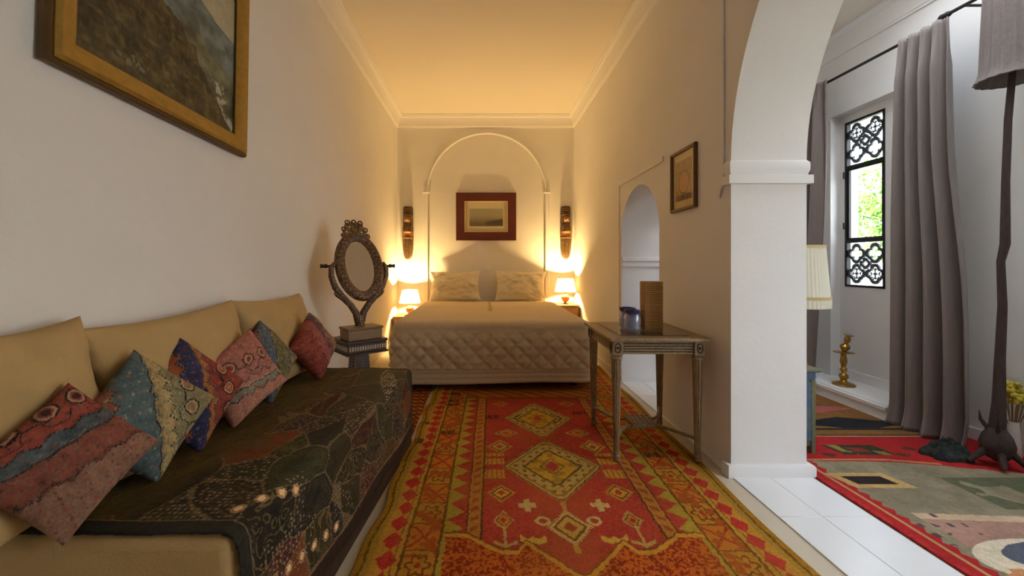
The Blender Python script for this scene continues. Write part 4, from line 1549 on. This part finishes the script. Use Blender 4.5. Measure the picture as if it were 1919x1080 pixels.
# ---- side room: brown kilim near the window ledge
S, T = np.meshgrid(np.linspace(0, 1, 200), np.linspace(0, 1, 200))
n1 = vnoise(S * 8, T * 8, 81, 3)
n2 = vnoise(S * 60, T * 60, 82, 2)
cc = np.zeros((200, 200, 3))
cc[:] = A(150, 106, 58)
put(cc, ((T * 26) % 1) < .3, A(132, 88, 46))
kx, ky = 1.80 + 1.115 * S, 2.71 + 1.2 * T
for (cx_, cy_, rx_, ry_, colr) in ((2.30, 3.20, .62, .16, A(190, 104, 96)), (2.62, 2.90, .42, .12, A(48, 46, 48)), (2.36, 3.52, .42, .14, A(46, 46, 52)), (1.95, 3.0, .2, .1, A(48, 46, 48))):
    put(cc, (np.abs(kx - cx_) / rx_ + np.abs(ky - cy_) / ry_ < 1), colr)
put(cc, (np.abs(ky - 2.80) < .018), A(60, 52, 44))
put(cc, (ky < 2.76), A(140, 98, 52))
cc *= (0.8 + .4 * n1)[..., None] * (.85 + .3 * n2)[..., None]
tag(sheet('brown_kilim', np.stack([kx, ky, np.full_like(S, .010) + .002 * n1], -1), cc, M['rug'], None, drop=(0, 0, -.009)),
    'brown kilim with dark and pink triangles beside the window ledge', 'rug')

# ---- side room: red rug with the grey field
nu, nv = 420, 560
S, T = np.meshgrid(np.linspace(0, 1, nu), np.linspace(0, 1, nv))
kx, ky = 1.775 + 1.40 * S, 0.55 + 2.125 * T
n1 = vnoise(kx * 5, ky * 5, 91, 3)
n2 = vnoise(kx * 70, ky * 70, 92, 2)
n3 = vnoise(kx * 12, ky * 12, 93, 3)
cc = np.zeros(kx.shape + (3,))
cc[:] = A(186, 46, 46)
fieldm = (kx > 1.86 + .02 * (n3 - .5)) & (ky < 2.335 - .22 * np.clip(kx - 2.35, 0, 1) + .03 * (n3 - .5))
g_ = A(150, 136, 108) * (.75 + .5 * n3[..., None])
cc[fieldm] = g_[fieldm]
saw = np.abs(((ky * 16) % 1) - .5) * .05
put(cc, (kx > 1.855) & (kx < 1.875 + saw) & (ky < 2.33), A(186, 46, 46))
put(cc, (np.abs(kx - 1.845) < .008) & (ky < 2.36), A(196, 150, 96))
put(cc, (np.abs(ky - 2.36 + .22 * np.clip(kx - 2.35, 0, 1)) < .010) & (kx > 1.84) & (kx < 2.6), A(196, 140, 88))
# dark panel in the red border, tan panel with dark centre in the field
sk = kx - 2.29 + .25 * (ky - 2.5)
m_ = (np.abs(sk) < .16) & (np.abs(ky - 2.485) < .065)
put(cc, m_, A(70, 66, 44))
put(cc, m_ & (np.abs(np.abs(sk) - .1) < .03) & (n3 > .45), A(150, 132, 66))
put(cc, m_ & (np.abs(sk) < .05) & (np.abs(ky - 2.485) < .03), A(140, 60, 44))
sk = kx - 2.03 + .35 * (ky - 2.13)
put(cc, (np.abs(sk) < .155) & (np.abs(ky - 2.135) < .075), A(206, 166, 104))
put(cc, (np.abs(sk) < .105) & (np.abs(ky - 2.135) < .040), A(54, 44, 42))
for (cx_, cy_) in ((1.98, 2.52), (2.06, 2.42), (2.62, 2.5), (2.75, 2.36), (2.5, 2.42), (2.9, 2.55)):
    put(cc, (np.abs(kx - cx_) / .05 + np.abs(ky - cy_) / .03 < 1), A(96, 60, 44))
# near half: pinkish field, pale crescent with slate shapes, small scattered marks
pk = fieldm & (ky < 1.80 + .05 * (n1 - .5)) & (kx > 1.95)
c2_ = A(178, 136, 116) * (.85 + .3 * n3[..., None])
cc[pk] = c2_[pk]
put(cc, fieldm & (np.abs(ky - 1.83 + .06 * (kx - 2)) < .022) & (kx > 1.95), A(206, 176, 142))
e1 = ((kx - 2.20) / .30) ** 2 + ((ky - 1.545) / .135) ** 2
put(cc, fieldm & (e1 < 1), A(226, 208, 176))
e2 = ((kx - 2.27) / .24) ** 2 + ((ky - 1.56) / .10) ** 2
put(cc, fieldm & (e2 + .35 * (n3 - .5) < 1), A(98, 100, 110))
put(cc, fieldm & (e2 + .8 * (n3 - .5) < .35), A(160, 142, 120))
e3 = ((kx - 2.05) / .16) ** 2 + ((ky - 1.33) / .07) ** 2
put(cc, fieldm & (e3 + .6 * (n3 - .5) < 1), A(92, 98, 108))
put(cc, fieldm & (np.abs(ky - 1.42 - .12 * (kx - 1.95)) < .012) & (kx > 1.93), A(222, 206, 186))
put(cc, fieldm & (np.hypot((kx - 1.98) / 1.6, ky - 1.47) < .045) & (n3 > .4), A(206, 140, 92))
put(cc, fieldm & (ky < 1.25), (A(186, 168, 146)))
mk = (np.abs(((kx * 15) % 1) - .5) < .18) & (np.abs(((ky * 15) % 1) - .5) < .2) & (n3 > .55) & (kx < 2.1) & (ky < 1.85)
put(cc, fieldm & mk, A(96, 84, 82))
gn = fieldm & (kx > 2.42) & (ky > 1.88) & (ky < 2.16) & (n1 > .45)
put(cc, gn, A(104, 104, 76))
put(cc, ((kx < 1.80) & (n2 > .45)), A(196, 60, 56))
cc *= (.82 + .36 * n1)[..., None] * (.85 + .3 * n2)[..., None]
tag(sheet('red_rug', np.stack([kx, ky, .010 + .003 * n1], -1), cc, M['rug'], None, drop=(0, 0, -.009)),
    'red bordered rug with a grey-beige field beyond the arch threshold', 'rug')

# ================================================================== SIDE TABLE
TX, TY, TZ = 1.003, 2.605, 0.715
tb = thing('side_table', 'carved silvery-brown side table with fluted legs and glass top beside the wall', 'table', (TX, TY, .0155), radians(-1.2))
LX, LY = 0.232, 0.265
mb = MB()
plate(mb, [[(-.285, -.325), (.285, -.325), (.285, .325), (-.285, .325)], [(-.20, -.235), (.20, -.235), (.20, .235), (-.20, .235)]], .02, lambda a_, b_, c: (a_, b_, TZ - .01 + c))
mb.obj('top_frame', M['greywood'], tb, bevel=0.005)
MB().box(-.205, .205, -.24, .24, TZ - .016, TZ - .006).obj('top_panel', M['nightwood'], tb)
MB().box(-.21, .21, -.245, .245, TZ, TZ + .006).obj('glass_sheet', glass_mat('table_glass', (.93, .92, .88)), tb)
mb = MB()
plate(mb, [[(-.205, -.24), (.205, -.24), (.205, .24), (-.205, .24)], [(-.194, -.229), (.194, -.229), (.194, .229), (-.194, .229)]], .003, lambda a_, b_, c: (a_, b_, TZ - .0015 + c))
mb.obj('inlay_line', M['darkwood'], tb)
for ax in (0, 1):
    for s_ in (-1, 1):
        ln = (LX if ax == 0 else LY) - .03
        fx = (LY if ax == 0 else LX) * s_

        def bb(mb_, h0, h1, dep, z0, z1):
            if ax == 0:
                mb_.box(-h1, h1, fx - dep, fx + dep, z0, z1)
            else:
                mb_.box(fx - dep, fx + dep, -h1, h1, z0, z1)
        mb = MB()
        bb(mb, 0, ln, .012, TZ - .095, TZ - .02)
        ap = mb.obj('apron', M['greywood_dark'], tb)
        for z in (TZ - .092, TZ - .076, TZ - .060, TZ - .044, TZ - .029):
            p0, p1 = ((-ln, fx + s_ * .013, z), (ln, fx + s_ * .013, z)) if ax == 0 else ((fx + s_ * .013, -ln, z), (fx + s_ * .013, ln, z))
            MB().tube([p0, p1], .0062, 8).obj('reed', M['greywood'], ap, smooth=60)
for sx in (-1, 1):
    for sy in (-1, 1):
        x, y = sx * LX, sy * LY
        bk = MB().box(x - .031, x + .031, y - .031, y + .031, TZ - .105, TZ - .018).obj('corner_block', M['greywood'], tb, bevel=0.005)
        for dx, dy in ((0, sy), (sx, 0)):
            mb = MB()
            mt = Matrix.Translation((x + dx * .031, y + dy * .031, TZ - .061)) @ (Matrix.Rotation(pi / 2, 4, 'X') if dy else Matrix.Rotation(pi / 2, 4, 'Y')) 
            mb.tube([tuple(mt @ Vector((.016 * cos(t) if dy else .026 * cos(t), .026 * sin(t) if dy else .016 * sin(t), 0))) for t in np.linspace(0, 2 * pi, 17)[:-1]], .004, 6, closed=True)
            mb.sphere(tuple(mt @ Vector((0, 0, 0))), .009, 8)
            mb.obj('rosette', M['greywood_dark'], bk, smooth=60)
        prof = [(.016, 0), (.021, .004), (.021, .03), (.017, .035), (.019, .045), (.0165, .055)]
        prof += [(.0165 + .012 * t, .055 + (.53 * t)) for t in np.linspace(0, 1, 6)]
        prof += [(.033, .59), (.033, .60), (.026, .605), (.03, .615), (.03, .625)]
        mb = MB()
        n_ = 40
        vv, ff = [], []
        for r_, z in prof:
            for i in range(n_):
                a_ = 2 * pi * i / n_
                fl = 1 - .16 * max(0, cos(10 * a_)) if .05 < z < .586 else 1
                vv.append((x + r_ * fl * cos(a_), y + r_ * fl * sin(a_), z))
        for j in range(len(prof) - 1):
            for i in range(n_):
                ff.append((j * n_ + i, j * n_ + (i + 1) % n_, (j + 1) * n_ + (i + 1) % n_, (j + 1) * n_ + i))
        ff += [tuple(range(n_ - 1, -1, -1)), tuple((len(prof) - 1) * n_ + i for i in range(n_))]
        mb.add(vv, ff)
        mb.obj('leg', M['greywood'], tb, smooth=25)
        # curved stretcher from the leg to the centre platform
        pth = []
        for i in range(13):
            t = i / 12
            bow = .07 * sin(pi * t)
            pth.append((x * (1 - t) + sx * .05 * t + 0 * bow, y * (1 - t) + sy * .05 * t + (-sy) * bow * 0.9, .125 - .01 * sin(pi * t)))
        MB().tube(pth, .012, 8, flat=.8).obj('stretcher', M['greywood'], tb, smooth=50)
MB().box(-.078, .078, -.078, .078, .11, .14).obj('stretcher_platform', M['greywood'], tb, bevel=0.006)
mb = MB()
for i in range(-2, 3):
    for j in range(-2, 3):
        mb.sphere((i * .03, j * .03, .141), (.011, .011, .005), 8)
o = mb.obj('platform_carving', M['greywood'], tb, smooth=60)
o['kind'] = 'stuff'


# ---- blue tumblers and rattan box on the table
bg = bpy.data.materials.new('blue_glass')
bg.use_nodes = True
nt = bg.node_tree
nt.nodes.remove(nt.nodes['Principled BSDF'])
tc = nt.nodes.new('ShaderNodeTexCoord')
sx_ = nt.nodes.new('ShaderNodeSeparateXYZ')
rp = nt.nodes.new('ShaderNodeValToRGB')
rp.color_ramp.elements[0].position = .085
rp.color_ramp.elements[0].color = (*C(226, 228, 242), 1)
rp.color_ramp.elements[1].position = .125
rp.color_ramp.elements[1].color = (*C(72, 78, 168), 1)
tr_ = nt.nodes.new('ShaderNodeBsdfTransparent')
df_ = nt.nodes.new('ShaderNodeBsdfDiffuse')
gl_ = nt.nodes.new('ShaderNodeBsdfGlossy')
gl_.inputs['Roughness'].default_value = .06
m1_ = nt.nodes.new('ShaderNodeMixShader')
m1_.inputs[0].default_value = .22
m2_ = nt.nodes.new('ShaderNodeMixShader')
lw_ = nt.nodes.new('ShaderNodeLayerWeight')
lw_.inputs['Blend'].default_value = .25
nt.links.new(tc.outputs['Object'], sx_.inputs[0])
nt.links.new(sx_.outputs[2], rp.inputs[0])
nt.links.new(rp.outputs[0], tr_.inputs[0])
nt.links.new(rp.outputs[0], df_.inputs[0])
nt.links.new(tr_.outputs[0], m1_.inputs[1])
nt.links.new(df_.outputs[0], m1_.inputs[2])
nt.links.new(lw_.outputs['Facing'], m2_.inputs[0])
nt.links.new(m1_.outputs[0], m2_.inputs[1])
nt.links.new(gl_.outputs[0], m2_.inputs[2])
nt.links.new(m2_.outputs[0], nt.nodes['Material Output'].inputs[0])


def tumbler(label, x, y):
    n_ = 32
    prof = [(.040, 0), (.046, .004), (.050, .02), (.047, .035), (.051, .05), (.048, .066), (.051, .082), (.045, .098), (.042, .105), (.047, .113), (.052, .126), (.0525, .130),
            (.050, .130), (.044, .113), (.039, .104), (.042, .096), (.046, .08), (.043, .05), (.045, .02), (.036, .008), (.001, .007)]
    vv, ff = [], []
    for k_, (r_, z) in enumerate(prof):
        for i in range(n_):
            a_ = 2 * pi * i / n_
            rr_ = r_ * (1 + (.03 * cos(8 * a_ + (z * 90)) if .01 < z < .1 and k_ < 9 else 0))
            vv.append((rr_ * cos(a_), rr_ * sin(a_), z))
    for j in range(len(prof) - 1):
        for i in range(n_):
            ff.append((j * n_ + i, j * n_ + (i + 1) % n_, (j + 1) * n_ + (i + 1) % n_, (j + 1) * n_ + i))
    ff.append(tuple(range(n_ - 1, -1, -1)))
    o_ = MB().add(vv, ff).obj('glass_tumbler', bg, None, smooth=60)
    o_.location = (x, y, TZ + .0225)
    return tag(o_, label, 'glass', 'blue rimmed tumblers')


tumbler('blue-rimmed glass tumbler standing in front, beside the rattan box', .915, 2.50)
tumbler('blue-rimmed glass tumbler half hidden behind the front one', .93, 2.63)
rb_ = thing('rattan_box', 'tall narrow rattan box standing on the carved side table', 'box', (1.052, 2.55, TZ + .0225), radians(0))
MB().box(-.051, .051, -.036, .036, 0, .303).obj('core', M['darkwood'], rb_)
cane = None
nrow = 22
for i in range(nrow):
    z = .0069 + i * .0138
    e = .053
    pth = [(-e, -.038, 0), (e, -.038, 0), (e, .038, 0), (-e, .038, 0)]
    if cane is None:
        cane = MB().tube(pth, .0066, 6, closed=True).obj('cane', M['rattan'], rb_, smooth=50)
        cane.location = (0, 0, z)
    else:
        c_ = cane.copy()
        link(c_, rb_)
        c_.location = (0, 0, z)

# ================================================================== PAINTED CABINET AND PLEATED LAMP BEHIND THE PILLAR
cb = thing('painted_cabinet', 'worn blue and green painted cabinet behind the arch pillar', 'cabinet', (1.88, 2.64, 0))
MB().box(-.115, .105, -.20, .20, .05, .485).obj('body', M['greenpaint'], cb, bevel=0.006)
MB().box(-.118, .112, -.207, .207, .455, .50).obj('frieze', M['bluepaint'], cb, bevel=0.006)
MB().box(-.122, .135, -.225, .225, .50, .525).obj('top', M['greenpaint'], cb, bevel=0.010, seg=3)
for sy in (-1, 1):
    MB().box(.085, .112, sy * .185 - .022, sy * .185 + .022, 0, .455).obj('post', M['greenpaint'], cb, bevel=0.004)
    d = MB().box(.104, .112, min(sy * .01, sy * .155), max(sy * .01, sy * .155), .08, .44).obj('door', M['bluepaint'], cb, bevel=0.004)
    MB().sphere((.120, sy * .025, .27), .010, 8).obj('knob', M['brass'], d, smooth=60)
MB().box(-.09, .085, -.207, -.199, .09, .44).obj('side_panel', M['bluepaint'], cb, bevel=0.003)
lp = thing('pleated_lamp', 'unlit table lamp with a cream pleated shade peeking from behind the pillar', 'lamp', (1.938, 2.53, .5255))
MB().lathe([(.062, 0), (.066, .01), (.05, .022), (.03, .04), (.045, .08), (.06, .13), (.05, .19), (.022, .235), (.016, .25)], 24).obj('lamp_base', M['brass'], lp, smooth=50)
MB().tube([(0, 0, .24), (0, 0, .66)], .007, 8).obj('stem', M['brass'], lp, smooth=50)
pr_ = [(.176, .36), (.176, .415), (.172, .42), (.150, .72), (.149, .735)]
shd = MB().lathe(pr_, 192, pleat=48, amp=.012, cap=False).obj('shade', M['shade_cream'], lp, smooth=60)
MB().lathe([(.179, .412), (.1795, .430)], 96, cap=False).obj('shade_band', M['band'], shd, smooth=60)
MB().lathe([(.153, .722), (.1525, .737)], 96, cap=False).obj('shade_band', M['band'], shd, smooth=60)
MB().tube([(-.149, 0, .70), (.149, 0, .70)], .003, 6).obj('shade_spider', M['brass'], shd)


# ================================================================== CURTAINS AND RODS
def curtain(label, x, y_top, y_bot, z1, z0, folds, amp, bulge=0.0, seed=1, pool=0.0):
    nh, nw = 90, 150
    t = np.linspace(0, 1, nh)[:, None]           # 0 top, 1 bottom
    s_ = np.linspace(0, 1, nw)[None]
    ya = y_top[0] + (y_bot[0] - y_top[0]) * t ** 1.2 - bulge * np.sin(pi * np.clip((t - .3) / .7, 0, 1)) ** 1.5 * 1.0
    yb = y_top[1] + (y_bot[1] - y_top[1]) * t ** 1.2
    wob = .05 * (vnoise(s_ * 3 + 0 * t, t * 2.4 + 0 * s_, seed, 2) - .5)
    Y = ya + (yb - ya) * (s_ + wob)
    ph = 2 * pi * folds * (s_ + .04 * np.sin(t * 3 + seed))
    pinch = np.clip(.35 + t * 6, 0, 1)
    X = x + amp * pinch * np.sin(ph) + .35 * amp * np.sin(ph * 2.1 + seed) * t
    fine = np.clip(1 - t * 9, 0, 1)
    X = X + fine * .010 * np.sin(2 * pi * folds * 3 * s_)
    X = X - pool * np.clip((t - .93) / .07, 0, 1) ** 2
    Z = z1 + (z0 - z1) * t + 0 * s_
    o_ = sheet('curtain', np.stack([X, Y, Z], -1), None, M['curtain'])
    so_ = o_.modifiers.new('thick', 'SOLIDIFY')
    so_.thickness = .004
    return tag(o_, label, 'curtain', 'taupe window curtains')


RODX, RODZ = 2.96, 2.715
curtain('wide taupe curtain hanging at the near side of the tall window', 2.945, (2.575, 2.885), (2.47, 2.93), RODZ + .012, .012, 4.2, .05, bulge=.04, seed=3, pool=.035)
curtain('narrow taupe curtain hanging at the far side of the tall window', 2.925, (3.47, 3.86), (3.64, 3.90), RODZ + .012, .13, 4.0, .045, seed=6)
rd = thing('curtain_rod', 'dark curtain rod running above the tall window', 'curtain rod', (RODX, 3.3, RODZ))
MB().tube([(0, -.52, 0), (0, .70, 0)], .011, 10).obj('rod', M['rod'], rd, smooth=60)
MB().tube([(0, .66, 0), (.24, .66, 0)], .008, 8).obj('bracket', M['rod'], rd, smooth=60)
MB().tube([(0, -.48, 0), (.24, -.48, 0)], .008, 8).obj('bracket', M['rod'], rd, smooth=60)
rd2 = thing('curtain_rod', 'dark curtain rod with a finial reaching towards the near garden door', 'curtain rod', (RODX, 1.3, RODZ + .03))
MB().tube([(0, -1.6, 0), (0, 1.28, 0)], .011, 10).obj('rod', M['rod'], rd2, smooth=60)
MB().tube([(0, 1.27, 0), (0, 1.285, 0), (0, 1.30, 0), (0, 1.325, 0), (0, 1.345, 0)], [.012, .019, .017, .019, .006], 10).obj('finial', M['rod'], rd2, smooth=60)
for y in (-1.4, 1.2):
    MB().tube([(0, y, 0), (.24, y, 0)], .008, 8).obj('bracket', M['rod'], rd2, smooth=60)

# ================================================================== CANDLESTICK ON THE LEDGE
cs = thing('candlestick', 'tall brass candlestick with a drip tray on the white window ledge', 'candlestick', (3.06, 3.45, .121))
MB().lathe([(.075, 0), (.08, .004), (.076, .012), (.05, .022), (.03, .03), (.022, .04)], 28).obj('foot', M['brass'], cs, smooth=40)
MB().lathe([(.02, .036), (.024, .05), (.034, .07), (.03, .09), (.016, .10), (.014, .11), (.024, .125), (.024, .14), (.015, .15), (.018, .17), (.026, .195), (.022, .235), (.016, .25), (.022, .262), (.014, .275)],
           20).obj('shaft', M['brass'], cs, smooth=50)
MB().lathe([(.012, .272), (.07, .276), (.072, .280), (.03, .284), (.012, .288)], 28).obj('drip_tray', M['brass'], cs, smooth=40)
mt = Matrix.Translation((0, 0, .285)) @ Matrix.Rotation(radians(8), 4, 'Y') @ Matrix.Rotation(radians(10), 4, 'X')
MB().lathe([(.012, 0), (.018, .012), (.033, .03), (.036, .045), (.026, .062), (.014, .07), (.014, .08), (.022, .09), (.022, .115), (.017, .125), (.02, .14), (.036, .146), (.036, .150), (.016, .150)], 22,
           mt).obj('candle_socket', M['brass'], cs, smooth=40)

# ================================================================== BRANCH FLOOR LAMP, FLOWERS AND DARK CLOTH
fl = thing('floor_lamp', 'tall branch-like floor lamp with a gathered grey fabric shade', 'floor lamp', (2.885, 2.28, .013))
MB().tube([(0, 0, .22), (.01, 0, .35), (.022, .005, .6), (.03, .0, .9), (.028, .006, 1.15), (.045, 0, 1.25), (.048, .0, 1.6), (.062, 0, 1.95), (.085, 0, 2.2), (.10, 0, 2.32)],
          [.035, .028, .022, .019, .017, .021, .017, .016, .015, .012], 10).obj('pole', M['bark'], fl, smooth=60)
mb = MB()
for a_, l_ in ((.4, .12), (1.7, .10), (2.9, .13), (4.1, .11), (5.3, .12)):
    mb2 = MB().tube([(0, 0, .20), (.04 * cos(a_), .04 * sin(a_), .10), (l_ * cos(a_), l_ * .9 * sin(a_), .018)], [.03, .022, .010], 8)
    mb2.obj('root_foot', M['bark'], fl, smooth=60)
MB().lathe([(.012, .03), (.045, .05), (.066, .09), (.070, .125), (.058, .17), (.036, .21), (.02, .24)], 18).obj('root_knob', M['bark'], fl, smooth=60)
for a_ in (2.4, 3.9, .2):
    MB().tube([(.03 * cos(a_), .03 * sin(a_), .20), (.06 * cos(a_), .06 * sin(a_), .25), (.065 * cos(a_), .065 * sin(a_), .30)], [.012, .008, .002], 6).obj('root_spike', M['bark'], fl, smooth=60)
sh_ = MB().lathe([(.150, 2.18), (.155, 2.185), (.142, 2.21), (.132, 2.25), (.126, 2.45), (.116, 2.72), (.112, 2.78)], 120, Matrix.Translation((.105, 0, 0)), pleat=20, amp=.03, cap=False).obj('shade', M['greyfabric'], fl, smooth=60)
sh_.modifiers.new('thick', 'SOLIDIFY').thickness = .004
MB().tube([(.0, 0, 2.32), (.21, 0, 2.32)], .004, 6).obj('shade_spider', M['bark'], sh_)

fv = thing('flower_vase', 'slim pale vase of yellow dried blossoms behind the branch lamp', 'vase', (3.10, 2.375, .013))
MB().lathe([(.028, 0), (.032, .004), (.030, .08), (.026, .15), (.022, .20), (.024, .215), (.020, .215), (.018, .19)], 20).obj('vase', M['vase'], fv, smooth=50)
fr_r = random.Random(5)
for i in range(11):
    a_ = 2 * pi * i / 11 + fr_r.random() * .4
    r_ = .025 + .05 * fr_r.random()
    h_ = .30 + .12 * fr_r.random()
    st_ = MB().tube([(0.006 * cos(a_), .006 * sin(a_), .15), (.5 * r_ * cos(a_), .5 * r_ * sin(a_), .24), (r_ * cos(a_), r_ * sin(a_), h_)], .0028, 5).obj('stalk', M['stalk'], fv)
    mb = MB()
    for k_ in range(7):
        mb.sphere((r_ * cos(a_) + fr_r.uniform(-.02, .02), r_ * sin(a_) + fr_r.uniform(-.02, .02), h_ + fr_r.uniform(-.018, .022)), .010 + .007 * fr_r.random(), 6)
    bl = mb.obj('blossom', M['yellow'], st_, smooth=60)
    bl['kind'] = 'stuff'

# crumpled dark cloth lying on the red rug
n_ = 90
S, T = np.meshgrid(np.linspace(-1, 1, n_), np.linspace(-1, 1, n_))
R2 = np.hypot(S, T)
an = np.arctan2(T, S)
hgt = .085 * np.clip(1 - R2, 0, 1) ** .5 * (.35 + 1.1 * vnoise(S * 3.5 + 9, T * 3.5 + 9, 95, 3))
wob = 1 + .25 * np.sin(an * 5 + 1) * .5 + .2 * (vnoise(S * 2 + 3, T * 2 + 3, 96, 2) - .5)
sq = np.where(R2 > 0, np.maximum(np.abs(S), np.abs(T)) / np.maximum(R2, 1e-6), 1)
Xc = S * sq * .125 * wob
Yc = T * sq * .085 * wob
hg2 = .10 * np.clip(1 - np.maximum(np.abs(S), np.abs(T)), 0, 1) ** .5 * (.3 + 1.2 * vnoise(S * 4 + 9, T * 4 + 9, 95, 3))
cl = sheet('crumpled_cloth', np.stack([Xc, Yc, hg2 + .004], -1), None, M['darkcloth'], None, drop=(0, 0, -.004))
cl.location = (2.745, 2.40, .0125)
tag(cl, 'crumpled dark cloth lying on the red rug beside the branch lamp', 'cloth')
